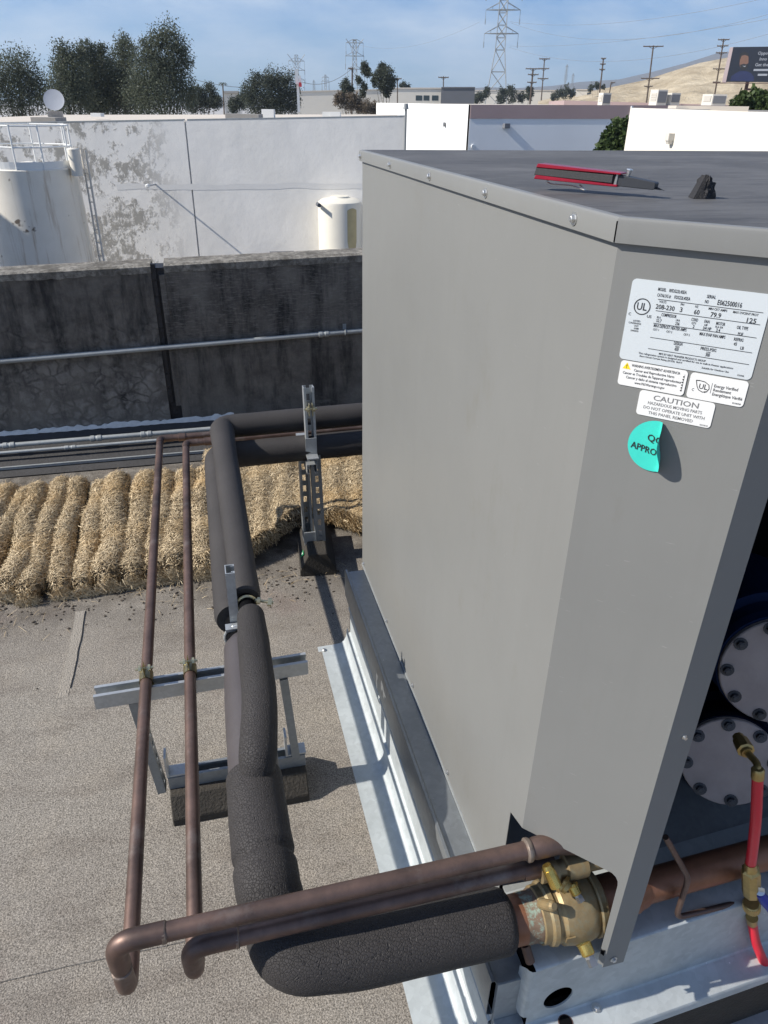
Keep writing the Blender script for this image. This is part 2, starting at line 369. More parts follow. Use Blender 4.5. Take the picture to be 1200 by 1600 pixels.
M['ground'] = flat('pale_concrete_yard', (0.36, 0.345, 0.32), .95, 0, .2, .3)
M['hill'] = mk_hill()
M['mount'] = flat('far_mountain', (0.085, 0.075, 0.06), .95, 0, .3, .003)
M['dish'] = flat('dish_grey', (0.42, 0.44, 0.47), .5, .1, .05)
M['dishfoot'] = flat('dish_ballast', (0.45, 0.40, 0.34), .8, 0, .2)

# ------------------------------------------------------------------ mesh helpers
ORG = {}
def link(o): COL.objects.link(o); return o
def obj(name, bm, m=None, parent=None, smooth=None, kind=None, label=None):
    """bm is in world coordinates; the object's origin follows its parent's base."""
    base = ORG.get(parent.name, V((0, 0, 0))) if parent else None
    me = bpy.data.meshes.new(name)
    if base is None:
        if len(bm.verts):
            xs = [v.co for v in bm.verts]
            base = V(((min(p.x for p in xs) + max(p.x for p in xs)) / 2, (min(p.y for p in xs) + max(p.y for p in xs)) / 2, min(p.z for p in xs)))
        else: base = V((0, 0, 0))
    bmesh.ops.translate(bm, verts=bm.verts, vec=-base)
    if smooth is not None:
        for f in bm.faces: f.smooth = True
    bm.to_mesh(me); bm.free()
    o = bpy.data.objects.new(name, me); link(o)
    if smooth is not None and smooth < 179:
        me.set_sharp_from_angle(angle=radians(smooth))
    if m is not None:
        for q in (m if isinstance(m, list) else [m]): me.materials.append(q)
    if parent: o.parent = parent
    else: o.location = base
    ORG[o.name] = base
    if kind: o['kind'] = kind
    if label: o['label'] = label
    return o
def tag(o, label, cat, group=None, kind=None):
    o['label'] = label; o['category'] = cat
    if group: o['group'] = group
    if kind: o['kind'] = kind
    return o
def struct(o, label=None):
    o['kind'] = 'structure'
    if label: o['label'] = label
    return o
def thing(name, loc, label, cat, group=None):
    o = bpy.data.objects.new(name, None); link(o); o.location = loc; o.empty_display_size = .1
    ORG[o.name] = V(loc); return tag(o, label, cat, group)
def inst(src, parent, loc, rot=None):                      # another piece sharing src's mesh (loc in world)
    o = src.copy(); link(o); o.parent = parent
    o.location = V(loc) - ORG[parent.name]
    if rot is not None: o.rotation_euler = rot
    ORG[o.name] = ORG[parent.name]
    return o
def piece(name, me, m, parent, loc, rot=None):
    o = bpy.data.objects.new(name, me); link(o); o.parent = parent
    if m is not None and not me.materials: me.materials.append(m)
    o.location = V(loc) - ORG[parent.name]
    if rot is not None: o.rotation_euler = rot
    ORG[o.name] = ORG[parent.name]
    return o
def BM(): return bmesh.new()
def box(bm, lo, hi, mtx=None):
    vs = [bm.verts.new((x, y, z)) for x in (lo[0], hi[0]) for y in (lo[1], hi[1]) for z in (lo[2], hi[2])]
    for f in ((0, 1, 3, 2), (4, 6, 7, 5), (0, 4, 5, 1), (2, 3, 7, 6), (0, 2, 6, 4), (1, 5, 7, 3)):
        bm.faces.new([vs[i] for i in f])
    if mtx is not None: bmesh.ops.transform(bm, matrix=mtx, verts=vs)
    return vs
def frame(d, upv=None):
    d = V(d).normalized()
    u = V(upv) if upv is not None else (V((0, 0, 1)) if abs(d.z) < .95 else V((0, 1, 0)))
    x = u.cross(d)
    if x.length < 1e-5: x = V((1, 0, 0)).cross(d)
    x.normalize(); y = d.cross(x); return x, y, d
def ring(bm, c, x, y, r, n, ph=0.0): return [bm.verts.new(c + x * (r * cos(ph + 2 * pi * i / n)) + y * (r * sin(ph + 2 * pi * i / n))) for i in range(n)]
def skin(bm, a, b):
    n = len(a)
    for i in range(n): bm.faces.new((a[i], a[(i + 1) % n], b[(i + 1) % n], b[i]))
def cyl(bm, p0, p1, r0, r1=None, n=16, caps=True):
    p0, p1 = V(p0), V(p1); r1 = r0 if r1 is None else r1
    x, y, d = frame(p1 - p0); a = ring(bm, p0, x, y, r0, n); b = ring(bm, p1, x, y, r1, n); skin(bm, a, b)
    if caps: bm.faces.new(a[::-1]); bm.faces.new(b)
def lathe(bm, p0, d, prof, n=24):
    p0 = V(p0); x, y, d = frame(d); prev = None; first = None
    for t, r in prof:
        k = ring(bm, p0 + d * t, x, y, max(r, 1e-4), n)
        if prev: skin(bm, prev, k)
        else: first = k
        prev = k
    bm.faces.new(first[::-1]); bm.faces.new(prev)
def tube(bm, pts, r, n=12, caps=True, jitter=0.0, seed=0.0):
    pts = [V(p) for p in pts]; N = len(pts); rr = r if isinstance(r, (list, tuple)) else [r] * N
    prev = None; x = None; first = None
    for i, p in enumerate(pts):
        d = (pts[min(i + 1, N - 1)] - pts[max(i - 1, 0)]).normalized()
        if x is None: x, y, d = frame(d)
        else:
            x = (x - d * x.dot(d)).normalized(); y = d.cross(x)
        k = ring(bm, p, x, y, rr[i], n)
        if jitter:
            for v in k:
                off = v.co - p; v.co = p + off * (1 + jitter * noise.noise(v.co * 9 + V((seed, 0, 0))) + jitter * .6 * noise.noise(v.co * 26 + V((seed, 3, 0))))
        if prev: skin(bm, prev, k)
        else: first = k
        prev = k
    if caps: bm.faces.new(first[::-1]); bm.faces.new(prev)
def bend(pts, rad, n=7):                                    # round the corners of a polyline
    pts = [V(p) for p in pts]; out = [pts[0]]
    for i in range(1, len(pts) - 1):
        a, b, c = pts[i - 1], pts[i], pts[i + 1]; u = (a - b).normalized(); w = (c - b).normalized()
        R_ = rad[i - 1] if isinstance(rad, (list, tuple)) else rad
        t = min(R_, (a - b).length * .49, (c - b).length * .49)
        for j in range(n + 1):
            s = j / n; p = (b + u * t) * (1 - s) ** 2 + b * 2 * s * (1 - s) + (b + w * t) * s ** 2
            out.append(p)
    out.append(pts[-1]); return out
def densify(pts, step):
    out = []
    for a, b in zip(pts[:-1], pts[1:]):
        n = max(1, int((b - a).length / step))
        for i in range(n): out.append(a.lerp(b, i / n))
    out.append(pts[-1]); return out
def prism(bm, poly, vec):
    a = [bm.verts.new(V(p)) for p in poly]; b = [bm.verts.new(V(p) + V(vec)) for p in poly]
    n = len(a)
    for i in range(n): bm.faces.new((a[i], a[(i + 1) % n], b[(i + 1) % n], b[i]))
    bm.faces.new(a[::-1]); bm.faces.new(b)
    bmesh.ops.recalc_face_normals(bm, faces=bm.faces)
def strip(bm, prof, y0, y1, thick=.0012):                   # bent sheet: XZ profile extruded along Y, with thickness
    P = [V((x, 0, z)) for x, z in prof]; Nn = []
    for i in range(len(P)):
        d = (P[min(i + 1, len(P) - 1)] - P[max(i - 1, 0)]).normalized(); Nn.append(V((d.z, 0, -d.x)))
    poly = P + [p + n * thick for p, n in zip(P[::-1], Nn[::-1])]
    a = [bm.verts.new(p + V((0, y0, 0))) for p in poly]; b = [bm.verts.new(p + V((0, y1, 0))) for p in poly]; n = len(poly)
    for i in range(n): bm.faces.new((a[i], a[(i + 1) % n], b[(i + 1) % n], b[i]))
    m_ = len(P)
    for i in range(m_ - 1):
        for r_ in (a, b): bm.faces.new((r_[i], r_[i + 1], r_[n - 2 - i], r_[n - 1 - i]))
    bmesh.ops.recalc_face_normals(bm, faces=bm.faces)
def channel(bm, p0, p1, open_dir, w=.041, h=.041, t=.0026, lip=.009, slots=0, pitch=.05):
    """strut channel: back plate, two sides and two turned-in lips; the back carries real slots when asked."""
    p0, p1 = V(p0), V(p1); d = (p1 - p0).normalized(); o = V(open_dir); o = (o - d * o.dot(d)).normalized(); s = d.cross(o); Ln = (p1 - p0).length
    mt = Matrix((s, o, d)).transposed().to_4x4(); mt.translation = p0
    hw = w / 2
    box(bm, (-hw, t, 0), (-hw + t, h - t, Ln), mt); box(bm, (hw - t, t, 0), (hw, h - t, Ln), mt)
    box(bm, (-hw, h - t, 0), (-hw + lip, h, Ln), mt); box(bm, (hw - lip, h - t, 0), (hw, h, Ln), mt)
    box(bm, (-hw + lip - t, h - t - .006, 0), (-hw + lip, h - t, Ln), mt); box(bm, (hw - lip, h - t - .006, 0), (hw - lip + t, h - t, Ln), mt)
    if not slots: box(bm, (-hw, 0, 0), (hw, t, Ln), mt)
    else:
        sw = .007; box(bm, (-hw, 0, 0), (-sw, t, Ln), mt); box(bm, (sw, 0, 0), (hw, t, Ln), mt)
        z = 0.0
        while z < Ln:
            box(bm, (-sw, 0, z), (sw, t, min(Ln, z + pitch * .45)), mt); z += pitch
def hexbolt(r=.006, h=.004, washer=True):
    bm = BM()
    if washer: cyl(bm, (0, 0, 0), (0, 0, h * .28), r * 1.5, r * 1.5, 14)
    cyl(bm, (0, 0, h * .28), (0, 0, h * 1.1), r, r * .93, 6)
    cyl(bm, (0, 0, h * 1.1), (0, 0, h * 1.25), r * .7, r * .55, 10)
    me = bpy.data.meshes.new('hex_head'); bm.to_mesh(me); bm.free(); return me
def aim(d): return V(d).to_track_quat('Z', 'Y').to_euler()

def text_into(bm, body, x, y, h, width=None, mtx=None, align='L', z=0.0, off=.012):
    c = bpy.data.curves.new('lettering', 'FONT'); c.body = body; c.size = 1.0; c.resolution_u = 2; c.offset = off
    o = bpy.data.objects.new('lettering', c); me = bpy.data.meshes.new_from_object(o)
    xs = [v.co.x for v in me.vertices]; x0, x1 = min(xs), max(xs)
    sy = h / .70; sx = sy if width is None else width / max(1e-6, (x1 - x0))
    wd = (x1 - x0) * sx; ox = x - (wd / 2 if align == 'C' else 0)
    vm = [bm.verts.new(V((ox + (v.co.x - x0) * sx, y + v.co.y * sy, z))) for v in me.vertices]
    for p in me.polygons:
        try: bm.faces.new([vm[i] for i in p.vertices])
        except ValueError: pass
    if mtx is not None: bmesh.ops.transform(bm, matrix=mtx, verts=vm)
    bpy.data.objects.remove(o); bpy.data.curves.remove(c); bpy.data.meshes.remove(me)

# ================================================================== SETTING
bm = BM(); box(bm, (-2500, -450, -6.6), (3800, 4500, -6.5)); struct(obj('ground', bm, M['ground']))
bm = BM(); box(bm, (-14, -9, -6.49), (16, 4.28, 0)); roof = struct(obj('roof', bm, M['roof']))
# the patched lap joint on the left and the lap across the foreground
def strip_on_roof(pts, w, z0, z1):
    b = BM(); L_ = []; R_ = []
    for i, p in enumerate(pts):
        p = V(p); d = (V(pts[min(i + 1, len(pts) - 1)]) - V(pts[max(i - 1, 0)])).normalized(); s = V((-d.y, d.x, 0))
        ww = w * (1 + .25 * noise.noise(p * 11)); L_.append(p + s * ww / 2); R_.append(p - s * ww / 2)
    lo = [b.verts.new((p.x, p.y, z0)) for p in L_ + R_[::-1]]; hi = [b.verts.new((p.x, p.y, z1)) for p in L_ + R_[::-1]]
    n = len(lo)
    for i in range(n): b.faces.new((lo[i], lo[(i + 1) % n], hi[(i + 1) % n], hi[i]))
    k = len(L_)
    for i in range(k - 1): b.faces.new((hi[i], hi[i + 1], hi[n - 2 - i], hi[n - 1 - i]))
    bmesh.ops.recalc_face_normals(b, faces=b.faces); return b
pa = [pix(u, v, 2, 0) for u, v in ((135, 955), (131, 985), (124, 1020), (117, 1055), (108, 1090))]
obj('membrane_patch', strip_on_roof(densify([p + V((-.022, 0, 0)) for p in pa], .03), .036, .0005, .0045), M['patch'], roof)
bm = BM(); ys = 1.066
verts_hi = []
lap = [(-4 + i * .1073, ys + .006 * noise.noise(V((i * .35, 0, 0)))) for i in range(41)]
a0 = [bm.verts.new((x, y, .0005)) for x, y in lap]; a1 = [bm.verts.new((x, y + .001, .0035)) for x, y in lap]
a2 = [bm.verts.new((x, y + .95, .0035)) for x, y in lap]; a3 = [bm.verts.new((x, y + .951, .0005)) for x, y in lap]
for p, q in ((a0, a1), (a1, a2), (a2, a3)):
    for i in range(len(p) - 1): bm.faces.new((p[i], p[i + 1], q[i + 1], q[i]))
bmesh.ops.recalc_face_normals(bm, faces=bm.faces)
obj('membrane_sheet', bm, M['roof'], roof)

# ------------------------------------------------------------------ parapet wall
PY = 4.10
zl = lambda u, v: pix(u, v, 1, PY)
tl, tr = zl(0, 431), zl(565, 400)
slope = (tr.z - tl.z) / (tr.x - tl.x)
ztop = lambda x: tl.z + slope * (x - tl.x)
jx = zl(258, 530).x
par = thing('parapet_wall', (jx, PY, 0), 'long low tarred black parapet wall with a worn pale concrete top', 'wall')
def par_panel(x0, x1, m):
    b = BM(); n = max(2, int((x1 - x0) / .12)); rows = 10
    F = []
    for i in range(n + 1):
        x = x0 + (x1 - x0) * i / n; col = []
        for j in range(rows + 1):
            z = -.02 + (ztop(x) + .02) * j / rows
            col.append(b.verts.new((x, PY + .006 * noise.noise(V((x * 3, z * 5, 1))), z)))
        col.append(b.verts.new((x, PY + .175, ztop(x)))); col.append(b.verts.new((x, PY + .175, -.02))); F.append(col)
    for i in range(n):
        for j in range(len(F[0])):
            j2 = (j + 1) % len(F[0]); b.faces.new((F[i][j], F[i + 1][j], F[i + 1][j2], F[i][j2]))
    b.faces.new(F[0][::-1]); b.faces.new(F[-1]); bmesh.ops.recalc_face_normals(b, faces=b.faces)
    return b
def coping(x0, x1):
    b = BM(); n = int((x1 - x0) / .035); R_ = []
    for i in range(n + 1):
        x = x0 + (x1 - x0) * i / n; z = ztop(x) + .001
        dz = .004 * noise.noise(V((x * 8, 0, 2))) + .006 * noise.noise(V((x * 31, 0, 2)))
        R_.append([b.verts.new(q) for q in ((x, PY - .004, z - .030 + dz * 1.6), (x, PY - .007, z + .004), (x, PY + .012, z + .014 + dz * .3),
                   (x, PY + .09, z + .013 + .004 * noise.noise(V((x * 14, 4, 4)))), (x, PY + .18, z + .012), (x, PY + .183, z - .02))])
    for i in range(n):
        for j in range(5): b.faces.new((R_[i][j], R_[i + 1][j], R_[i + 1][j + 1], R_[i][j + 1]))
    bmesh.ops.recalc_face_normals(b, faces=b.faces); return b
obj('wall_panel', par_panel(-6.0, jx - .028, M['par_l']), M['par_l'], par)
obj('wall_panel', par_panel(jx + .040, 7.0, M['par_r']), M['par_r'], par)
obj('coping', coping(-6.0, jx - .025), M['concrete'], par)
obj('coping', coping(jx + .042, 7.0), M['concrete'], par)
bm = BM(); box(bm, (jx - .028, PY + .018, 0), (jx + .040, PY + .15, ztop(jx) - .006))
for i in range(9):
    z = .22 + i * .085; box(bm, (jx - .027, PY + .004 + .006 * random.random(), z), (jx - .002, PY + .02, z + .083))
obj('joint_sealant', bm, M['tar'], par)
bm = BM(); box(bm, (jx + .012, PY - .004, .2), (jx + .040, PY + .02, ztop(jx) - .04)); obj('joint_cover', bm, M['par_r'], par)
# base flashing: cant strip, its upper edge daubed with white sealer, a metal bar along its foot
bm = BM()
prof = [(3.74, .0065), (3.825, .012), (3.84, .022), (3.88, .030), (3.99, .045), (4.06, .080), (4.09, .105), (4.097, .118)]
P0 = [bm.verts.new((-6, y, z)) for y, z in prof]; P1 = [bm.verts.new((7, y, z)) for y, z in prof]
for i in range(len(prof) - 1): bm.faces.new((P0[i], P0[i + 1], P1[i + 1], P1[i]))
bmesh.ops.recalc_face_normals(bm, faces=bm.faces); obj('base_flashing', bm, M['flash'], par)
bm = BM(); box(bm, (-6, 3.812, .016), (7, 3.824, .030)); obj('termination_bar', bm, M['galv_dull'], par)
bm = BM(); n = 150; R_ = []
xa, xb = -2.6, .12
for i in range(n + 1):
    x = xa + (xb - xa) * i / n; w = .006 + .012 * noise.noise(V((x * 5, 1, 0))) + .010 * noise.noise(V((x * 26, 1, 0))) + .008 * noise.noise(V((x * 70, 1, 0)))
    w = max(.0005, w)
    R_.append([bm.verts.new(q) for q in ((x, PY - .020, .104 - w * .5), (x, PY - .013, .112 + w * .5), (x, PY - .003, .114 + w * 1.5))])
for i in range(n):
    for j in range(2): bm.faces.new((R_[i][j], R_[i + 1][j], R_[i + 1][j + 1], R_[i][j + 1]))
bmesh.ops.recalc_face_normals(bm, faces=bm.faces); obj('sealer_bead', bm, M['sealer'], par)

# conduits fixed to the parapet and lying on its base
def conduit(pa_, pb_, r, label, couplings, straps=()):
    pa_, pb_ = V(pa_), V(pb_); t = thing('conduit', (pa_.x, pa_.y, 0), label, 'pipe', 'steel conduits along the parapet')
    b = BM(); cyl(b, pa_, pb_, r, r, 14); obj('pipe', b, M['galv_dull'], t, 40)
    for f in couplings:
        c_ = pa_.lerp(pb_, f); d = (pb_ - pa_).normalized(); b = BM(); lathe(b, c_ - d * .03, d, [(0, r * 1.05), (.002, r * 1.32), (.022, r * 1.32), (.025, r * 1.12), (.035, r * 1.12), (.038, r * 1.32), (.058, r * 1.32), (.06, r * 1.05)], 14)
        obj('coupling', b, M['galv_dull'], t, 30)
    for f in straps:
        c_ = pa_.lerp(pb_, f); b = BM()
        for k in range(9):
            a_ = pi * k / 8
        tube(b, [c_ + V((0, cos(a_) * -r * 1.15, sin(a_) * r * 1.15)) for a_ in [pi * k / 8 - pi / 2 for k in range(9)]], .004, 6)
        box(b, (c_.x - .01, PY - .004, c_.z + r), (c_.x + .01, PY - .001, c_.z + r + .03)); obj('strap', b, M['galv_dull'], t)
c0, c1 = pix(0, 565, 1, PY - .02), pix(563, 517, 1, PY - .02)
dd = (c1 - c0); conduit(c0 - dd * 1.6, c1 + dd * 1.2, .0135, 'straight steel conduit crossing the parapet face halfway up', (.655,), (.672,))
c0, c1 = pix(0, 697, 1, 3.95), pix(330, 670, 1, 3.95)
dd = c1 - c0; conduit(c0 - dd * 2, c1 + dd * 5, .013, 'upper steel conduit with couplings along the parapet foot', (.255, .305, .335))
c0, c1 = pix(0, 708, 1, 3.90), pix(330, 681, 1, 3.90)
dd = c1 - c0; conduit(c0 - dd * 2, c1 + dd * 5, .009, 'thin lower conduit along the parapet foot, below its thicker twin', (.29,))

# ------------------------------------------------------------------ straw wattles
def blades(rolls_fn, n, seed, lmin=.03, lmax=.085, w=.0026):
    rnd = random.Random(seed); b = BM()
    for i in range(n):
        p, nrm, along = rolls_fn(rnd)
        t = (along * rnd.gauss(0, 1) + nrm.cross(along) * rnd.gauss(0, 1) + nrm * rnd.gauss(.02, .22)).normalized()
        l = rnd.uniform(lmin, lmax); s = t.cross(nrm)
        if s.length < .05: continue
        s = s.normalized() * w * rnd.uniform(.5, 1.3); lift = nrm * rnd.uniform(-.005, .008)
        mid = p + lift + nrm * .004; a_ = p + lift - t * l / 2; c_ = p + lift + t * l / 2 + nrm * rnd.uniform(-.004, .008)
        v = [b.verts.new(q) for q in (a_ - s, a_ + s, mid + s, mid - s, c_ + s * .6, c_ - s * .6)]
        b.faces.new(v[:4]); b.faces.new((v[3], v[2], v[4], v[5]))
    return b
rolls = [((640, 100), (632, 432)), ((580, 105), (535, 440)), ((521, 105), (476, 450)), ((457, 108), (414, 458)), ((376, 112), (342, 470)),
         ((304, 128), (258, 482)), ((249, 122), (172, 492)), ((197, 120), (82, 508)), ((134, 136), (14, 500)), ((88, 148), (-62, 470)), ((36, 146), (-132, 430))]
WL = ['wide straw wattle half hidden behind the dark insulated pipe', 'straw wattle lying between the two copper pipes, nearer the right one',
      'straw wattle crossed by the left copper pipe at its near end', 'short-crested straw wattle just left of the left copper pipe',
      'straw wattle with a notch in its side, second left of the copper pipe', 'straw wattle with a dark open far end, third left of the copper pipes',
      'straw wattle fourth to the left of the copper pipes, tipped with orange straw', 'orange-streaked straw wattle, fourth from the left frame edge',
      'slanting straw wattle whose near end is third from the left edge', 'straw wattle that runs out of the frame, second from the left edge',
      'leftmost straw wattle, only its far end in view']
RW = [.063, .061, .058, .057, .060, .045, .047, .048, .050, .044, .050]
for i, (t_, b_) in enumerate(rolls):
    A = pix(t_[0] / 2, 680 + t_[1] / 2 + 6, 2, .06); B = pix(b_[0] / 2, 680 + b_[1] / 2 - 10, 2, .06); r = RW[i]
    n = 26; path = []; rad = []; flatk = .86
    for k in range(n + 1):
        s = k / n; p = A.lerp(B, s); p.x += .036 * noise.noise(V((s * 3.2, i * 7.3, 0))) ; p.y += .0
        e = min(1, s / .06, (1 - s) / .05); rr = r * (.45 + .55 * sqrt(max(0, 1 - (1 - e) ** 2))) * (1 + .13 * noise.noise(V((s * 6, i * 3.1, 5))))
        p.z = rr * flatk - .004 + .012 * noise.noise(V((s * 4, i, 9))); path.append(p); rad.append(rr)
    d = (B - A).normalized(); sx = V((d.y, -d.x, 0)).normalized()
    t = thing('straw_wattle', (A.lerp(B, .5).x, A.lerp(B, .5).y, 0), WL[i], 'straw roll', 'straw wattles laid side by side on the roof')
    core = BM(); prev = None
    for k in range(n + 1):
        rg = [core.verts.new(path[k] + sx * (rad[k] * cos(2 * pi * j / 14)) * .97 + V((0, 0, 1)) * (rad[k] * flatk * copysign(abs(sin(2 * pi * j / 14)) ** .84, sin(2 * pi * j / 14)))) for j in range(14)]
        if prev: skin(core, prev, rg)
        else: core.faces.new(rg[::-1])
        prev = rg
    core.faces.new(prev); bmesh.ops.recalc_face_normals(core, faces=core.faces)
    obj('core', core, M['straw_core'], t, 179)
    def fn(rnd, path=path, rad=rad, d=d, sx=sx):
        k = rnd.random() * n; k0 = min(n - 1, int(k)); f = k - k0; p = path[k0].lerp(path[k0 + 1], f); rr = rad[k0] * (1 - f) + rad[k0 + 1] * f
        a_ = rnd.uniform(-.35, pi + .35); nr = sx * cos(a_) + V((0, 0, 1)) * sin(a_)
        if rnd.random() < .05: 
            p = path[-1]; q = sx * cos(a_) * rnd.random() + V((0, 0, 1)) * sin(a_) * rnd.random(); return p + q * rr * .9 + d * .012, d.copy(), sx
        return p + sx * (rr * .97 * cos(a_)) + V((0, 0, 1)) * (rr * flatk * copysign(abs(sin(a_)) ** .84, sin(a_))), nr, d
    obj('straw', blades(fn, 7600, 100 + i, .014, .052, .0011), M['straw'], t, kind='stuff')

# straw mat whose near edge is rolled up
t = thing('straw_mat', (.45, 3.2, 0), 'flat straw erosion mat with its near edge lifted off the roof', 'mat')
edge = [pix(u, v, 2, .05) for u, v in ((318, 886), (362, 872), (400, 858), (440, 832), (478, 806), (520, 812), (560, 826), (640, 850), (760, 880))]
farE = [V((e_[0], e_[1], .05)) for e_ in ((-.06, 3.77), (.09, 3.77), (.22, 3.76), (.36, 3.77), (.5, 3.77), (.66, 3.77), (.80, 3.77), (1.1, 3.77), (1.6, 3.77))]
def matpt(s, q):
    k = s * (len(edge) - 1); k0 = min(len(edge) - 2, int(k)); f = k - k0
    a_ = edge[k0].lerp(edge[k0 + 1], f); b_ = farE[k0].lerp(farE[k0 + 1], f)
    p = a_.lerp(b_, q); rid = .006 * sin(s * 52 + 2 * noise.noise(V((s * 6, q * 3, 0)))) * (1 - .4 * q)
    e = min(1, q / .09); p.z = .075 + rid + .018 * noise.noise(V((p.x * 5, p.y * 5, 0))) + .045 * (1 - e) ** 2 * (.6 + noise.noise(V((s * 8, 0, 3)))) - .03 * (1 if q > .97 else 0)
    return p
bm = BM(); ns, nq = 60, 24
G = [[bm.verts.new(matpt(i / ns, j / nq)) for j in range(nq + 1)] for i in range(ns + 1)]
for i in range(ns):
    for j in range(nq): bm.faces.new((G[i][j], G[i + 1][j], G[i + 1][j + 1], G[i][j + 1]))
lowr = [bm.verts.new(V((G[i][0].co.x, G[i][0].co.y + .015, .028))) for i in range(ns + 1)]
for i in range(ns): bm.faces.new((lowr[i], lowr[i + 1], G[i + 1][0], G[i][0]))
bmesh.ops.recalc_face_normals(bm, faces=bm.faces); obj('core', bm, M['straw_core'], t, 179)
def fn(rnd):
    s = rnd.random() * .82; q = rnd.random() ** 1.15; p = matpt(s, q); e = .01
    du = matpt(min(1, s + e), q) - p; dv = matpt(s, min(1, q + e)) - p; nr = du.cross(dv).normalized()
    if nr.z < 0: nr = -nr
    if rnd.random() < .06:
        p = matpt(s, 0); p.z = rnd.uniform(.03, p.z); p.y -= .004; nr = V((.2, -.9, .3)).normalized()
    return p, nr, dv.normalized()
obj('straw', blades(fn, 48000, 55, .014, .052, .0011), M['straw'], t, kind='stuff')
# loose straw and crumbs of dirt on the roof in front of the wattles
bm = BM(); rnd = random.Random(3)
for i in range(420):
    x = rnd.uniform(-1.0, .45); y = 2.62 - abs(rnd.gauss(0, .11)) - .03; r = rnd.uniform(.0015, .0055)
    if rnd.random() < .12: y = rnd.uniform(1.2, 2.5); r *= .7
    mt = Matrix.Translation((x, y, r * .4)) @ Matrix.Rotation(rnd.random() * 6, 4, 'Z') @ Matrix.Diagonal((r * rnd.uniform(.7, 1.8), r, r * .7, 1))
    bmesh.ops.create_icosphere(bm, subdivisions=1, radius=1, matrix=mt)
tag(obj('dirt', bm, M['dirt']), 'dark crumbs of dirt scattered in front of the straw', 'dirt', kind='stuff')
def fn(rnd):
    return V((rnd.uniform(-1.1, .5), 2.57 - abs(rnd.gauss(0, .10)), .004)), V((0, 0, 1)), V((1, 0, 0))
tag(obj('straw', blades(fn, 130, 9, .02, .06, .0007), M['straw']), 'loose straws blown onto the roof in front of the rolls', 'straw', kind='stuff')

# ================================================================== CONDENSING UNIT AND ITS CURB
XP, YC, YF, ZT, ZB = .45, .748, 2.058, 1.598, .336        # left panel plane, chamfer start, far end, top and bottom of the panels
XS = XP + .184 / sqrt(2); YS = YC - .184 / sqrt(2)        # far end of the chamfer
UX1 = 2.05                                                # right side, out of the frame
curb = thing('equipment_curb', (1.2, 1.2, 0), 'galvanised sheet curb with a wide apron under the grey condensing unit', 'curb')
bm = BM(); strip(bm, [(.280, .003), (.30, .0035), (.345, .004), (.366, .007), (.378, .016), (.386, .034), (.3905, .07)], .15, 2.045)
obj('apron', bm, M['galv'], curb, 40)
bm = BM(); strip(bm, [(.3915, .065), (.3915, .074), (.3865, .077), (.3865, .084), (.3935, .088), (.3935, .186), (.388, .190), (.388, .199), (.394, .203), (.394, .226)], .655, 2.0)
obj('curb_wall', bm, M['galv'], curb, 30)
bm = BM(); strip(bm, [(.394, .222), (.383, .226), (.3815, .234), (.3815, .332), (.3835, .3365), (.3895, .3365), (.392, .333), (.394, .326), (.452, .326)], .655, 2.028)
box(bm, (.3825, 2.0268, .227), (.452, 2.0288, .326))
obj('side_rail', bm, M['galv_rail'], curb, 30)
bm = BM(); box(bm, (.396, .652, .022), (.452, .660, .325)); obj('corner_plate', bm, M['galv_dull'], curb)
bm = BM(); box(bm, (.398, .634, .0225), (.452, .6515, .205)); obj('corner_post', bm, M['galv_dull'], curb)
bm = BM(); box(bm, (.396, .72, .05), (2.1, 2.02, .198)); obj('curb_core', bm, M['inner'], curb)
bm = BM(); strip(bm, [(.384, .020), (1.2, .020), (2.1, .020)], .15, .70); obj('front_ledge', bm, M['galv_dull'], curb)
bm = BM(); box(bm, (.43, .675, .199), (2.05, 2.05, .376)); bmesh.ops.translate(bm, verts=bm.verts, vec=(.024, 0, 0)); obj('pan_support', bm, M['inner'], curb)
sb = hexbolt(.0055, .004)
for y in (2.02,): piece('screw', sb, M['screw'], curb, (.30, y, .0055))
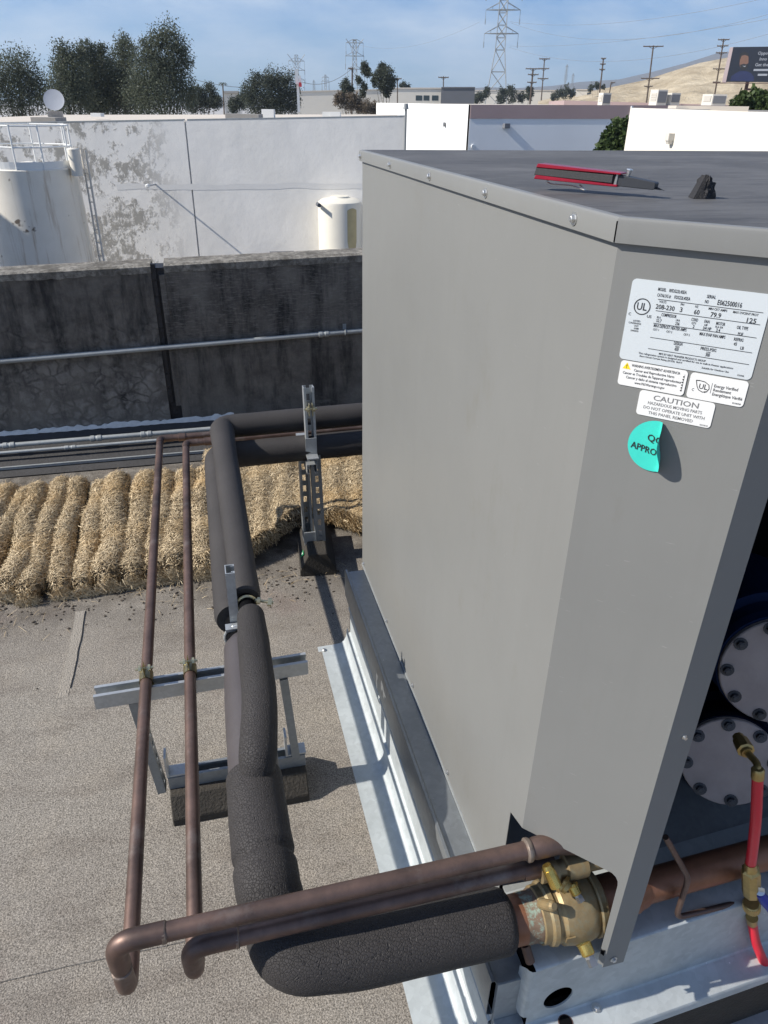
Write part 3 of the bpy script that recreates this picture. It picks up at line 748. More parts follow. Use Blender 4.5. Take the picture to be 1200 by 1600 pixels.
# front base rail: folded channel with a knock-out hole
RA = .05
RM = Matrix.Translation((.442, .630, .105)) @ Matrix.Rotation(RA, 4, 'Z')
rail = thing('base_rail', tuple(RM.translation), 'galvanised front base rail with a round hole and a folded open end', 'rail')
def plate_holes(bm, x0, x1, z0, z1, holes, mtx, step=48):
    """a flat XZ plate at y = 0 with true round or oval holes cut in it"""
    hs = sorted(holes); cuts = [x0]
    for (cx, cz, rx, rz) in hs: cuts += [cx - rx * 1.6, cx + rx * 1.6]
    cuts.append(x1)
    def quad(a, b, c, d): bm.faces.new([bm.verts.new(mtx @ V((p[0], 0, p[1]))) for p in (a, b, c, d)])
    for i in range(0, len(cuts), 2):
        if cuts[i + 1] > cuts[i] + 1e-5: quad((cuts[i], z0), (cuts[i + 1], z0), (cuts[i + 1], z1), (cuts[i], z1))
    for (cx, cz, rx, rz) in hs:
        xa, xb = cx - rx * 1.6, cx + rx * 1.6; inner = []; outer = []
        for k in range(step):
            a_ = 2 * pi * k / step; c_, s_ = cos(a_), sin(a_)
            tt = min(((xb - cx) / c_) if c_ > 1e-6 else 1e9, ((xa - cx) / c_) if c_ < -1e-6 else 1e9, ((z1 - cz) / s_) if s_ > 1e-6 else 1e9, ((z0 - cz) / s_) if s_ < -1e-6 else 1e9)
            inner.append((bm.verts.new(mtx @ V((cx + rx * c_, 0, cz + rz * s_))), bm.verts.new(mtx @ V((cx + rx * c_, .003, cz + rz * s_)))))
            outer.append(bm.verts.new(mtx @ V((cx + c_ * tt, 0, cz + s_ * tt))))
        for k in range(step):
            j = (k + 1) % step
            bm.faces.new((inner[k][0], inner[j][0], outer[j], outer[k])); bm.faces.new((inner[k][0], inner[k][1], inner[j][1], inner[j][0]))
        for (px_, pz_) in ((xa, z0), (xb, z0), (xb, z1), (xa, z1)):                # corner fillers
            ks = sorted(range(step), key=lambda k: (outer[k].co - mtx @ V((px_, 0, pz_))).length)
            k = ks[0]; nb = [k2 for k2 in ((k + 1) % step, (k - 1) % step)]
            k2 = min(nb, key=lambda q: (outer[q].co - mtx @ V((px_, 0, pz_))).length)
            try: bm.faces.new((outer[k], outer[k2], bm.verts.new(mtx @ V((px_, 0, pz_)))))
            except ValueError: pass
bm = BM()
plate_holes(bm, .012, 1.6, .104, .278, [(.073, .160, .030, .032)], RM)
me_verts = list(bm.verts)
# rounded top fold and the flange running back; left end folded round the corner with a cut-out
def rp_(x, y, z): return RM @ V((x, y, z))
prof = [(0, .278), (.0015, .2795), (.004, .2805), (.016, .2808), (.15, .2808)]
A_ = [bm.verts.new(rp_(.012, y, z)) for y, z in prof]; B_ = [bm.verts.new(rp_(1.6, y, z)) for y, z in prof]
for i in range(len(prof) - 1): bm.faces.new((A_[i], B_[i], B_[i + 1], A_[i + 1]))
prof = [(0, .104), (-.0015, .1015), (-.004, .100), (-.050, .098), (-.054, .097), (-.056, .094), (-.056, .070)]
A_ = [bm.verts.new(rp_(.012, y, z)) for y, z in prof]; B_ = [bm.verts.new(rp_(1.6, y, z)) for y, z in prof]
for i in range(len(prof) - 1): bm.faces.new((A_[i], B_[i], B_[i + 1], A_[i + 1]))
e_ = [(.012, 0), (.006, .0015), (.002, .006), (0, .012), (0, .034)]
zt_ = [.278, .277, .276, .274, .246]
A_ = [bm.verts.new(rp_(x, y, .125)) for x, y in e_]; B_ = [bm.verts.new(rp_(x, y, zt_[i])) for i, (x, y) in enumerate(e_)]
for i in range(len(e_) - 1): bm.faces.new((A_[i], A_[i + 1], B_[i + 1], B_[i]))
bmesh.ops.recalc_face_normals(bm, faces=bm.faces)
obj('channel', bm, M['galv'], rail, 35)
bm = BM(); box(bm, (.012, -.048, -.085), (1.6, .03, .090), RM); obj('gap_shade_block', bm, M['rubber'], rail)  # dark block set in for the shaded gap under the rail
for x, y in ((.158, -.012), (.62, -.014)): piece('bolt', hexbolt(.0065, .006), M['screw'], rail, RM @ V((x, y, .0995)))
bm = BM(); cyl(bm, RM @ V((.088, -.018, .0992)), RM @ V((.088, -.018, .1004)), .0125, .0125, 24); obj('punched_hole', bm, M['inner'], rail)
bm = BM(); cyl(bm, RM @ V((.088, -.018, .0990)), RM @ V((.088, -.018, .1000)), .0145, .0145, 24); obj('rusty_rim', bm, M['steelbrown'], rail)
# the floor pan of the unit behind the rail
unit = thing('condensing_unit', (1.2, 1.3, .2), 'big grey painted condensing unit with a chamfered corner, rating labels and an open compressor bay', 'condensing unit')
bm = BM()
vs = [(.458, .655), (.458, 2.05), (UX1 - .01, 2.05), (UX1 - .01, .76)]
prism(bm, [(x, y, .378) for x, y in vs], (0, 0, .006)); obj('floor_pan', bm, M['galv_dull'], unit)
def sheet(bm, poly, nrm, t=.0014, bev=0.0):
    prism(bm, poly, V(nrm).normalized() * -t)
# left side panel with the cut-out for the pipes, its bottom turned to a bright hem
bm = BM(); ZC = .622
sheet(bm, [(XP, YF, ZB), (XP, YF, ZT), (XP, YC, ZT), (XP, YC, ZC), (XP, YC + .048, ZC - .018), (XP, YC + .049, ZB)], (-1, 0, 0))
obj('side_panel', bm, M['paint'], unit)
bm = BM(); box(bm, (XP - .0025, .80, ZB - .008), (XP + .001, YF, ZB - .0005)); obj('panel_hem', bm, M['galv_dull'], unit)
# chamfered corner panel
CH = Matrix(((1 / sqrt(2), 0, -1 / sqrt(2), XP), (-1 / sqrt(2), 0, -1 / sqrt(2), YC), (0, 1, 0, 0), (0, 0, 0, 1)))   # local x along the chamfer, y up, z outwards
def ch(s, z, out=0.0): return CH @ V((s, z, out))
bm = BM()
cut = [(0, ZC), (0, ZT), (.184, ZT), (.184, .372), (.1735, .372), (.1715, .596), (.170, .606), (.1655, .614), (.158, ZC - .003)]
prism(bm, [ch(s, z) for s, z in cut], (CH.to_3x3() @ V((0, 0, -1))) * .0014)
obj('corner_panel', bm, M['paint'], unit)
bm = BM(); prism(bm, [(XS, YS, .366), (XS, YS, ZT), (XS + .042, YS, ZT), (XS + .042, YS, .366)], (0, .0014, 0))
prism(bm, [(XS + .042, YS + .0015, .40), (XS + .042, YS + .0015, ZT), (XS + .042, YS + .02, ZT), (XS + .042, YS + .02, .40)], (-.0014, 0, 0))
obj('corner_flange', bm, M['paint'], unit)
bm = BM(); prism(bm, [ch(.1742, .405, .0006), ch(.1742, .413, .0006), ch(.1805, .418, .0006), ch(.1805, .402, .0006)], (CH.to_3x3() @ V((0, 0, 1))) * .0012); obj('corner_clip', bm, M['inner'], unit)
# the rest of the cabinet, with an added unseen front panel
bm = BM()
box(bm, (XP + .002, YF - .0014, ZB), (UX1, YF, ZT - .001)); box(bm, (UX1 - .0014, .76, ZB), (UX1, YF - .002, ZT - .001))
box(bm, (1.38, YS, .40), (UX1 - .14, YS + .0014, ZT - .001)); box(bm, (1.38, YS + .002, .40), (1.3814, YS + .03, ZT - .001))  # unseen front panel right of the bay, added to limit the light inside
prism(bm, [(UX1 - .139, YS, .40), (UX1 - .139, YS, ZT - .001), (UX1 - .0015, .757, ZT - .001), (UX1 - .0015, .757, .40)], (0, .0014, 0))
obj('cabinet_panel', bm, M['paint'], unit)
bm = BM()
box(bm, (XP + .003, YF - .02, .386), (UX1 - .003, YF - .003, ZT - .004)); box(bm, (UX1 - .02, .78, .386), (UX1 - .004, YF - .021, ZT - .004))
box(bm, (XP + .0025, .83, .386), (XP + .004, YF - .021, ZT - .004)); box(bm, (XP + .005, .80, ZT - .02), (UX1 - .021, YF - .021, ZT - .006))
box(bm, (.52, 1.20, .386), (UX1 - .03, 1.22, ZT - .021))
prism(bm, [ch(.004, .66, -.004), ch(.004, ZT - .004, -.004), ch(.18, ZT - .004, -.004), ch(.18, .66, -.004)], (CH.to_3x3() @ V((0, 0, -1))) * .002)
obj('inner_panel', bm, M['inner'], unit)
# top cap: skirt with a rolled edge and the darker weathered sheet
def outline(off):
    k = tan(pi / 8) * off
    return [(XP - off, YF + off), (XP - off, YC - k), (XS - k, YS - off), (UX1 - .13 + k, YS - off), (UX1 + off, .757 - k), (UX1 + off, YF + off)]
bm = BM(); lv = [(.0055, 1.5945), (.0075, 1.5945), (.0075, 1.6155), (.0068, 1.6185), (.0048, 1.6203), (.0015, 1.6208), (-.004, 1.6206)]
prev = None
for off, z in lv:
    r_ = [bm.verts.new((x, y, z)) for x, y in outline(off)]
    if prev: skin(bm, prev, r_)
    prev = r_
bmesh.ops.recalc_face_normals(bm, faces=bm.faces)
cap = obj('top_cap', bm, M['paint'], unit, 25)
bm = BM(); prism(bm, [(x, y, 1.6170) for x, y in outline(-.0035)], (0, 0, .0034)); obj('top_sheet', bm, M['top'], unit)
bm = BM(); q = outline(.0079)[1]; 
box(bm, (q[0] - .0002, q[1] - .0005, 1.595), (q[0] + .004, q[1] + .0004, 1.6165)); obj('cap_seam', bm, M['inner'], unit)
scr = hexbolt(.0052, .0042)
for y in (2.045, 1.735, 1.432, 1.137, .842): piece('screw', scr, M['screw'], unit, (XP - .0076, y, 1.6065), aim((-1, 0, 0)))
scs = hexbolt(.0045, .004)
for y in (2.03, 1.705, 1.415, 1.113): piece('screw', scs, M['screw'], unit, (XP - .0005, y, .352), aim((-1, 0, 0)))
piece('screw', scs, M['screw'], unit, (XS + .018, YS - .0005, .386), aim((0, -1, 0)))
bm = BM(); cyl(bm, (XS + .026, YS - .001, .940), (XS + .026, YS + .0005, .940), .004, .004, 14); cyl(bm, (XS + .026, YS - .0045, .940), (XS + .026, YS - .0009, .940), .0026, .002, 10); obj('rivet', bm, M['screw'], unit)

# labels, each with its print as a sub-part
def label_plate(name, s0, z0, s1, z1, m, lab, rad=.005, out=.0009, slant=0.0):
    b = BM(); pts = []
    for cx, cz, a0 in ((s1 - rad, z1 - rad, 0), (s0 + rad, z1 - rad, 90), (s0 + rad, z0 + rad, 180), (s1 - rad, z0 + rad, 270)):
        for k in range(6):
            a_ = radians(a0 + 18 * k); pts.append((cx + rad * cos(a_), cz + rad * sin(a_)))
    prism(b, [ch(x, z, .0002) for x, z in pts], (CH.to_3x3() @ V((0, 0, 1))) * (out - .0002)); return obj(name, b, m, unit, None, None, lab)
def hline(b, s0, s1, z, w, out): 
    b.faces.new([b.verts.new(ch(*q, out)) for q in ((s0, z - w / 2), (s1, z - w / 2), (s1, z + w / 2), (s0, z + w / 2))])
def prints(parent, rows, lines=(), m='ink', out=.0012, name='lettering', extra=None):
    b = BM()
    for r_ in rows:
        body, s, z, h = r_[:4]; wd = r_[4] if len(r_) > 4 else None; al = r_[5] if len(r_) > 5 else 'L'
        text_into(b, body, s, z, h, wd, CH, al, out)
    for s0, s1, z, w in lines: hline(b, s0, s1, z, w, out)
    if extra: extra(b)
    return obj(name, b, M[m], parent)
def circ(b, cs, cz, r, w, out, a0=0, a1=360, n=36):
    P = []
    for k in range(n + 1):
        a_ = radians(a0 + (a1 - a0) * k / n); P.append((b.verts.new(ch(cs + (r - w / 2) * cos(a_), cz + (r - w / 2) * sin(a_), out)), b.verts.new(ch(cs + (r + w / 2) * cos(a_), cz + (r + w / 2) * sin(a_), out))))
    for k in range(n): b.faces.new((P[k][0], P[k][1], P[k + 1][1], P[k + 1][0]))
big = label_plate('rating_label', .0224, 1.4685, .1642, 1.5590, M['label'], 'large silver rating label printed with electrical data')
H = .0034
rows = [('MODEL', .0512, 1.5492, H, .0085), ('RFDS22L4SEA', .0630, 1.5492, H, .0180), ('SERIAL', .1018, 1.5480, H, .0090), ('CATALOG #:', .0514, 1.5430, H, .0145), ('FDS22L4SEA', .0695, 1.5430, H, .0165),
        ('NO', .1010, 1.5425, H, .0038), ('E062500016', .1136, 1.5424, .0052, .0240),
        ('VOLTS', .0548, 1.5368, .0024, .0075), ('PH', .0775, 1.5368, .0024, .0034), ('HZ', .0925, 1.5366, .0024, .0032), ('MIN CKT AMPS', .1062, 1.5363, .0024, .0185), ('MAX OVCRNT PROT', .1306, 1.5361, .0024, .0245),
        ('208-230', .0522, 1.5300, .0050, .0200), ('3', .0778, 1.5300, .0050, .0026), ('60', .0925, 1.5296, .0050, .0056), ('79.9', .1095, 1.5292, .0050, .0105), ('125', .1456, 1.5284, .0050, .0090),
        ('COMPRESSOR', .0598, 1.5228, .0034, .0160), ('RLA', .0556, 1.5200, .0022, .0042), ('LRA', .0760, 1.5197, .0022, .0042), ('52.7', .0556, 1.5158, .0034, .0056), ('236', .0760, 1.5154, .0034, .0045),
        ('COND', .0915, 1.5222, .0034, .0068), ('QTY', .0925, 1.5190, .0022, .0048), ('2', .0945, 1.5150, .0034, .0017), ('FAN', .1050, 1.5220, .0034, .0052), ('HP', .1058, 1.5188, .0022, .0032), ('3/4 HP', .1050, 1.5148, .0034, .0085),
        ('MOTOR', .1170, 1.5217, .0034, .0090), ('FLA EA', .1170, 1.5186, .0022, .0078), ('3.4', .1185, 1.5146, .0034, .0040), ('OIL TYPE', .1378, 1.5206, .0034, .0110), ('POE', .1405, 1.5140, .0034, .0050),
        ('MAX DEFROST HEATER AMPS', .0540, 1.5100, .0034, .0350), ('CKT 1', .0540, 1.5062, .0023, .0062), ('CKT 2', .0685, 1.5060, .0023, .0062), ('CKT 3', .0870, 1.5056, .0023, .0062),
        ('MAX EVAP FAN AMPS', .1030, 1.5084, .0034, .0262), ('REFRIG', .1380, 1.5080, .0034, .0092), ('45', .1388, 1.5030, .0034, .0032), ('LB', .1462, 1.4998, .0034, .0034),
        ('DESIGN', .0790, 1.4940, .0034, .0090), ('HIGH', .0812, 1.4912, .0020, .0042), ('450', .0808, 1.4876, .0034, .0044), ('PRESS-PSIG', .1075, 1.4930, .0034, .0160), ('LOW', .1142, 1.4903, .0020, .0042), ('300', .1138, 1.4868, .0034, .0044),
        ('MFG BY HEAT TRANSFER PRODUCTS GROUP', .0655, 1.4804, .0022, .0500), ('This refrigeration system is designed and certified for use in walk-in freezer applications', .0434, 1.4776, .0020, .1010),
        ('Short Circuit Current Rating (SCCR)  5kA/V', .0450, 1.4744, .0020, .0470), ('Suitable for Outdoor Use', .1130, 1.4728, .0020, .0280), ('C0104A', .1500, 1.4712, .0018, .0070),
        ('C', .0245, 1.5190, .0030, .0026), ('US', .0448, 1.5190, .0030, .0050), ('LISTED', .0310, 1.5128, .0019, .0078), ('CONDENSING', .0262, 1.5100, .0019, .0138), ('UNIT', .0330, 1.5072, .0019, .0048), ('XXBM', .0330, 1.5044, .0019, .0052), ('SA46070', .0300, 1.5016, .0019, .0085),
        ('UL', .0322, 1.5262, .0080, .0108)]
lines = [(.0530, .1590, z, .0006) for z in (1.5402, 1.5278, 1.5140)] + [(.0527, .1586, 1.4980, .0006), (.0527, .1586, 1.4852, .0006)]
prints(big, rows, lines, extra=lambda b: circ(b, .0378, 1.5300, .0085, .0011, .0012))
wn = label_plate('warning_label', .0258, 1.4380, .1006, 1.4672, M['label_white'], 'white warning label with a yellow triangle', .004, .0010)
prints(wn, [('WARNING AVERTISSEMENT ADVERTENCIA', .0385, 1.4617, .0030, .0540), ('Cancer and Reproductive Harm', .0420, 1.4566, .0030, .0450), ('Cancer et Troubles de l\'appareil reproducteur', .0300, 1.4518, .0030, .0660),
            ('Cancer y daño al sistema reproductivo', .0345, 1.4470, .0030, .0570), ('www.P65Warnings.ca.gov', .0452, 1.4420, .0028, .0340)],
       [(.0975, .0978, 1.4530, .020)], extra=lambda b: [circ(b, .0970, 1.4440 + k * .0032, .0006, .0007, .0012, n=8) for k in range(6)])
tri = BM(); tri.faces.new([tri.verts.new(ch(*q, .0012)) for q in ((.0285, 1.4578), (.0378, 1.4578), (.0332, 1.4655))]); obj('warning_triangle', tri, M['yellow'], wn)
prints(wn, [('!', .0326, 1.4588, .0046, .0010)], out=.0014, name='exclamation_mark')
ul = label_plate('energy_label', .1038, 1.4375, .1636, 1.4668, M['label_white'], 'white energy verification label', .004, .0010)
def leafmark(b):
    pts = [(.1103, 1.4592), (.1140, 1.4596), (.1200, 1.4590), (.1250, 1.4560), (.1262, 1.4515), (.1240, 1.4472), (.1195, 1.4462), (.1150, 1.4480), (.1125, 1.4520), (.1112, 1.4560)]
    P = []
    c_ = (.119, 1.4528)
    for s, z in pts: P.append((b.verts.new(ch(s, z, .0012)), b.verts.new(ch(c_[0] + (s - c_[0]) * .88, c_[1] + (z - c_[1]) * .86, .0012))))
    for k in range(len(P)):
        j = (k + 1) % len(P); b.faces.new((P[k][0], P[j][0], P[j][1], P[k][1]))
prints(ul, [('UL', .1150, 1.4500, .0058, .0088), ('C', .1082, 1.4462, .0030, .0024), ('\u2019', .1216, 1.4424, .0060, .0014), ('Energy Verified', .1302, 1.4545, .0034, .0245), ('Rendement', .1302, 1.4498, .0034, .0185), ('Energétique Vérifié', .1302, 1.4450, .0034, .0310), ('ES100760', .1525, 1.4398, .0018, .0085)],
       [(.1276, .1280, 1.4528, .0118)], extra=leafmark)
ca = label_plate('caution_label', .0532, 1.4065, .1364, 1.4364, M['label_white'], 'white caution label above the round sticker', .004, .0010)
prints(ca, [('CAUTION', .0945, 1.4270, .0062, .0500, 'C'), ('HAZARDOUS MOVING PARTS', .0945, 1.4212, .0036, .0600, 'C'), ('DO NOT OPERATE UNIT WITH', .0945, 1.4152, .0036, .0680, 'C'), ('THIS PANEL REMOVED', .0920, 1.4094, .0036, .0500, 'C'), ('8323018', .1250, 1.4080, .0018, .0085)], m='ink_grey')
# the round sticker has peeled off: half still stuck, half curled away from the panel
SCX, SCZ, SR = .0822, 1.3712, .0315
def stp(s, z):
    """position on the sticker: flat left of the curl line, curling outwards right of it"""
    nx, nz = cos(radians(7.4)), sin(radians(7.4)); d = (s - (SCX + .0062)) * nx + (z - SCZ) * nz + .0013 * sin((z - SCZ) * 130)
    if d <= 0: return ch(s, z, .0012 + .0006 * max(0, (d + .02) / .02))
    Rr = .0150; a_ = min(d / Rr, 2.6); s0 = s - d * nx; z0 = z - d * nz
    w = Rr * sin(a_); return ch(s0 + w * nx * .18, z0 + w * nz * .18, .0018 + d * .95)
bm = BM(); rings = []
for i in range(11):
    r = SR * i / 10; rings.append([bm.verts.new(stp(SCX + r * cos(2 * pi * k / 48), SCZ + r * 1.02 * sin(2 * pi * k / 48))) for k in range(48)] if i else [bm.verts.new(stp(SCX, SCZ))])
for k in range(48): bm.faces.new((rings[0][0], rings[1][k], rings[1][(k + 1) % 48]))
for i in range(1, 10): skin(bm, rings[i], rings[i + 1])
bmesh.ops.recalc_face_normals(bm, faces=bm.faces)
stk = obj('round_sticker', bm, M['teal'], unit, 179, None, 'teal round sticker with one half peeled away from the panel')
bm = BM(); text_into(bm, 'QC', .0722, 1.3790, .0085, .0170, CH, 'L', 0); text_into(bm, 'APPROV', .0548, 1.3632, .0082, .0375, CH, 'L', 0)
inv = CH.inverted()
bmesh.ops.bisect_plane(bm, geom=bm.verts[:] + bm.edges[:] + bm.faces[:], plane_co=ch(SCX + .0060, SCZ + .003, 0), plane_no=CH.to_3x3() @ V((cos(radians(7.4)), sin(radians(7.4)), 0)), clear_outer=True)
for v in bm.verts:
    q = inv @ v.co
    v.co = stp(q.x, q.y - (q.x - .0545) * .14 + .001) + CH.to_3x3() @ V((0, 0, .0006))
obj('lettering', bm, M['ink'], stk)

# ------------------------------------------------------------------ compressor in the open bay
ctr = pix(1140, 1192, 1, .80); ctr2 = pix(1222, 1052, 1, .83)
comp = thing('compressor', (1.0, 1.0, .384), 'dark blue semi-hermetic compressor with two bolted round head plates in the open bay', 'compressor')
n1 = V((-.42, -.78, .30)).normalized(); n2 = V((-.42, -.84, .18)).normalized()
r1, r2 = .092, .112
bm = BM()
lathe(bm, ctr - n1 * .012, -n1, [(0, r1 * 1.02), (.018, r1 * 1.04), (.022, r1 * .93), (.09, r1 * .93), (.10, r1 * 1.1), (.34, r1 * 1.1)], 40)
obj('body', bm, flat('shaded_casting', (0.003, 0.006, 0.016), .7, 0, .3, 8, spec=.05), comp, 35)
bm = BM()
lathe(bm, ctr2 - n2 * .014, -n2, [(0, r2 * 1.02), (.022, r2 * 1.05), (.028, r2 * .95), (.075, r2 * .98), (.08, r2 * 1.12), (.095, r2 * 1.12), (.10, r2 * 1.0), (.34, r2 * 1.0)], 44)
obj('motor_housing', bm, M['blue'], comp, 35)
hb = hexbolt(.0085, .0085)
for (c_, n_, r_, nb, ph) in ((ctr, n1, r1, 8, .2), (ctr2, n2, r2, 10, .1)):
    b = BM(); lathe(b, c_ - n_ * .012, n_, [(0, r_ * .985), (.010, r_ * .985), (.012, r_ * .965)], 48); hp = obj('head_plate', b, M['plate'], comp, 30)
    x_, y_, d_ = frame(n_)
    for k in range(nb):
        a_ = ph + 2 * pi * k / nb; p = c_ + (x_ * cos(a_) + y_ * sin(a_)) * r_ * .86
        piece('bolt', hb, M['boltblack'], hp, p, aim(n_))
for x in (.80, 1.2):
    bm = BM(); cyl(bm, (x, 1.05, .386), (x, 1.05, .55), .035, .035, 12); obj('foot', bm, M['blue'], comp)
bm = BM(); tube(bm, bend([pix(1090, 1215, 1, .93), pix(1090, 1268, 1, .90), pix(1078, 1302, 1, .88), pix(1010, 1318, 1, .88)], .04), .017, 14); obj('elbow_pipe', bm, M['copper'], comp, 60)

# ------------------------------------------------------------------ valves and pipes
def path_r(y): return y
# suction service valve in front of the corner cut-out
VY, VZ = .690, .452
val = thing('ball_valve', (.52, VY, VZ - .06), 'large cast brass shut-off valve with green verdigris at its soldered end', 'valve')
bm = BM(); lathe(bm, (.400, VY, VZ + .003), (1, 0, 0), [(0, .0385), (.034, .0385)], 32); obj('stub_pipe', bm, M['copper'], val, 40)
bm = BM(); lathe(bm, (.421, VY, VZ), (1, 0, 0), [(0, .0405), (.004, .042), (.030, .0425), (.034, .041)], 36); obj('solder_cup', bm, M['newcopper'], val, 40)
bm = BM(); lathe(bm, (.441, VY, VZ), (1, 0, 0), [(0, .0425), (.006, .0432), (.020, .0432), (.024, .0455), (.028, .0455)], 36); obj('patina_ring', bm, M['verdigris'], val, 30)
bm = BM(); lathe(bm, (.468, VY, VZ), (1, 0, 0), [(0, .0465), (.002, .049), (.013, .050), (.017, .054), (.025, .0555), (.028, .0520), (.034, .0520), (.040, .0575), (.060, .0605), (.085, .0605), (.098, .0575), (.104, .054), (.106, .052)], 44)
obj('body', bm, M['brass_old'], val, 32)
bm = BM(); lathe(bm, (.5725, VY, VZ), (1, 0, 0), [(0, .0575), (.003, .0595), (.013, .0585), (.016, .054), (.020, .047)], 36); obj('end_ring', bm, M['brass_old'], val, 30)
def stem(base, d, parent, s=1.0, steel=True):
    d = V(d).normalized(); b = BM(); lathe(b, base, d, [(0, .0125 * s), (.004 * s, .0135 * s), (.006 * s, .0115 * s), (.020 * s, .0105 * s), (.022 * s, .009 * s)], 18); q = obj('stem_nut', b, M['brass_bright'], parent, 30)
    if steel:
        b = BM(); lathe(b, base + d * .021 * s, d, [(0, .0075 * s), (.005 * s, .0075 * s)], 6); x, y, z = frame(d); mt = Matrix((x, y, z)).transposed().to_4x4(); mt.translation = base + d * .026 * s
        box(b, (-.0055 * s, -.0055 * s, 0), (.0055 * s, .0055 * s, .011 * s), mt); obj('stem_square', b, M['steel'], q)
stem(V((.541, VY - .050, VZ - .022)), (.12, -.80, -.42), val, 1.15)
bm = BM(); cyl(bm, (.441, VY - .030, VZ - .030), (.447, VY - .046, VZ - .058), .0085, .0085, 14); obj('access_stub', bm, M['copper'], val)
bm = BM(); cyl(bm, (.470, VY - .012, VZ + .052), (.478, VY - .034, VZ + .076), .0095, .0095, 16); cyl(bm, (.478, VY - .034, VZ + .076), (.479, VY - .0365, VZ + .0785), .0095, .006, 16); obj('access_stub', bm, M['brass_old'], val)
bm = BM(); box(bm, (.501, VY - .060, VZ + .000), (.519, VY - .0575, VZ + .012)); obj('cast_mark', bm, M['brass_old'], val)
# liquid line valve tucked under the panel edge
lv_ = thing('service_valve', (.52, .70, .55), 'small brass service valve tucked under the cut edge of the corner panel', 'valve')
bm = BM(); lathe(bm, (.470, .700, .556), (1, 0, 0), [(0, .0165), (.012, .0165), (.014, .021), (.030, .021), (.032, .016), (.045, .016), (.048, .022), (.085, .022), (.09, .015), (.12, .015)], 24); obj('body', bm, M['brass_old'], lv_, 30)
bm = BM(); cyl(bm, (.472, .682, .594), (.482, .664, .570), .0100, .0105, 16); cyl(bm, (.470, .686, .600), (.472, .682, .594), .0075, .0095, 16); obj('cap', bm, M['brass_bright'], lv_)
stem(V((.520, .676, .545)), (.25, -.72, -.45), lv_, .85)
bm = BM(); lathe(bm, (.503, .680, .548), (.5, -.7, -.25), [(0, .016), (.005, .017), (.007, .012), (.014, .011)], 20); obj('bonnet', bm, M['brass'], lv_, 30)
# copper suction pipe beyond the valve
sp_ = thing('suction_pipe', (.8, .70, .45), 'thick copper suction pipe running from the valve into the compressor bay', 'pipe')
bm = BM(); lathe(bm, (.589, VY, VZ), (1, .03, 0), [(0, .0395), (.075, .0395), (.078, .0375), (.095, .034), (.10, .031), (.105, .030), (.80, .030)], 28); obj('pipe', bm, M['newcopper'], sp_, 40)
bm = BM(); tube(bm, bend([pix(1040, 1308, 1, .668), pix(1076, 1372, 1, .655), pix(1056, 1434, 1, .650), pix(1180, 1404, 1, .665)], .02), .0055, 10)
tag(obj('capillary_tube', bm, M['copper'], None, 60), 'thin bent copper tube in front of the suction pipe', 'tube')

# two copper lines and their risers
def ringbead(b, p, d, r): lathe(b, V(p) - V(d).normalized() * .004, d, [(0, r), (.002, r * 1.14), (.006, r * 1.14), (.008, r)], 16)
def copper_line(name, label, x, zlow, yfar, ynear, ztop_, ytop, xend, r, r2, xfar):
    t = thing(name, (x, (yfar + ynear) / 2, 0), label, 'pipe', 'copper refrigerant lines')
    b = BM(); tube(b, densify([V((x, ynear + .05, zlow)), V((x, yfar - .05, zlow))], .2), r, 16); obj('long_run', b, M['copper'], t, 60)
    b = BM(); tube(b, bend([(x, yfar - .052, zlow), (x, yfar, zlow), (x + .052, yfar, zlow)], .038), r * 1.09, 16); obj('elbow', b, M['copper'], t, 60)
    b = BM(); tube(b, [(x + .05, yfar, zlow), (xfar, yfar + .02, zlow + .004)], r, 16); obj('far_run', b, M['copper'], t, 60)
    b = BM(); lathe(b, (x + .075, yfar, zlow), (1, 0, 0), [(0, r), (.001, r * 1.22), (.03, r * 1.22), (.031, r)], 16); obj('coupling', b, M['copper'], t, 30)
    # near end: elbow up, riser, elbow to the right
    b = BM(); tube(b, bend([(x, ynear + .065, zlow), (x, ynear, zlow), (x, ynear, zlow + .062)], .046), r * 1.10, 18); obj('elbow', b, M['copper'], t, 60)
    b = BM(); tube(b, bend([(x, ynear, ztop_ - .062), (x, ytop, ztop_), (x + .075, ytop, ztop_ + .001)], .048), r2 * 1.10, 18); obj('elbow', b, M['copper'], t, 60)
    if ztop_ - zlow > .13:
        b = BM(); cyl(b, (x, ynear, zlow + .058), (x, ynear, ztop_ - .058), r * .99, r2 * .99, 18); obj('riser', b, M['copper'], t, 60)
    b = BM(); tube(b, [(x + .07, ytop, ztop_), (x + .3, ytop, ztop_ + .002), (xend, ytop, ztop_ + .006)], r2, 18); obj('top_run', b, M['copper'], t, 60)
    for p, d, q in (((x, ynear + .064, zlow), (0, 1, 0), r), ((x + .074, ytop, ztop_), (1, 0, 0), r2), ((x, ynear, zlow + .060), (0, 0, 1), r)):
        b = BM(); ringbead(b, p, d, q); obj('joint_bead', b, M['bead'], t, 40)
    return t
k1 = copper_line('copper_pipe', 'outer left copper pipe, its top run lying over the second one', -.230, .47, 2.985, .715, .607, .712, .50, .0143, .0150, 2.2)
b = BM(); tube(b, [(.432, .712, .612), (.452, .712, .612), (.458, .712, .6125), (.50, .712, .613), (.54, .712, .60)], [.0152, .0165, .0188, .0192, .0192], 18); obj('reducer', b, M['copper'], k1, 50)
b = BM(); lathe(b, (.440, .712, .612), (1, 0, 0), [(0, .0168), (.003, .0205), (.008, .0205), (.011, .0185)], 18); obj('brazed_joint', b, M['solder'], k1, 40)
k2 = copper_line('copper_pipe', 'inner copper pipe shaded by the one lying above its top run', -.124, .47, 2.915,   .715, .5555, .7105, .50, .0143, .0150, 2.2)
b = BM(); lathe(b, (.440, .7105, .5585), (1, 0, 0), [(0, .0155), (.002, .0175), (.03, .0175), (.032, .0155)], 18); obj('coupling', b, M['copper'], k2, 40)

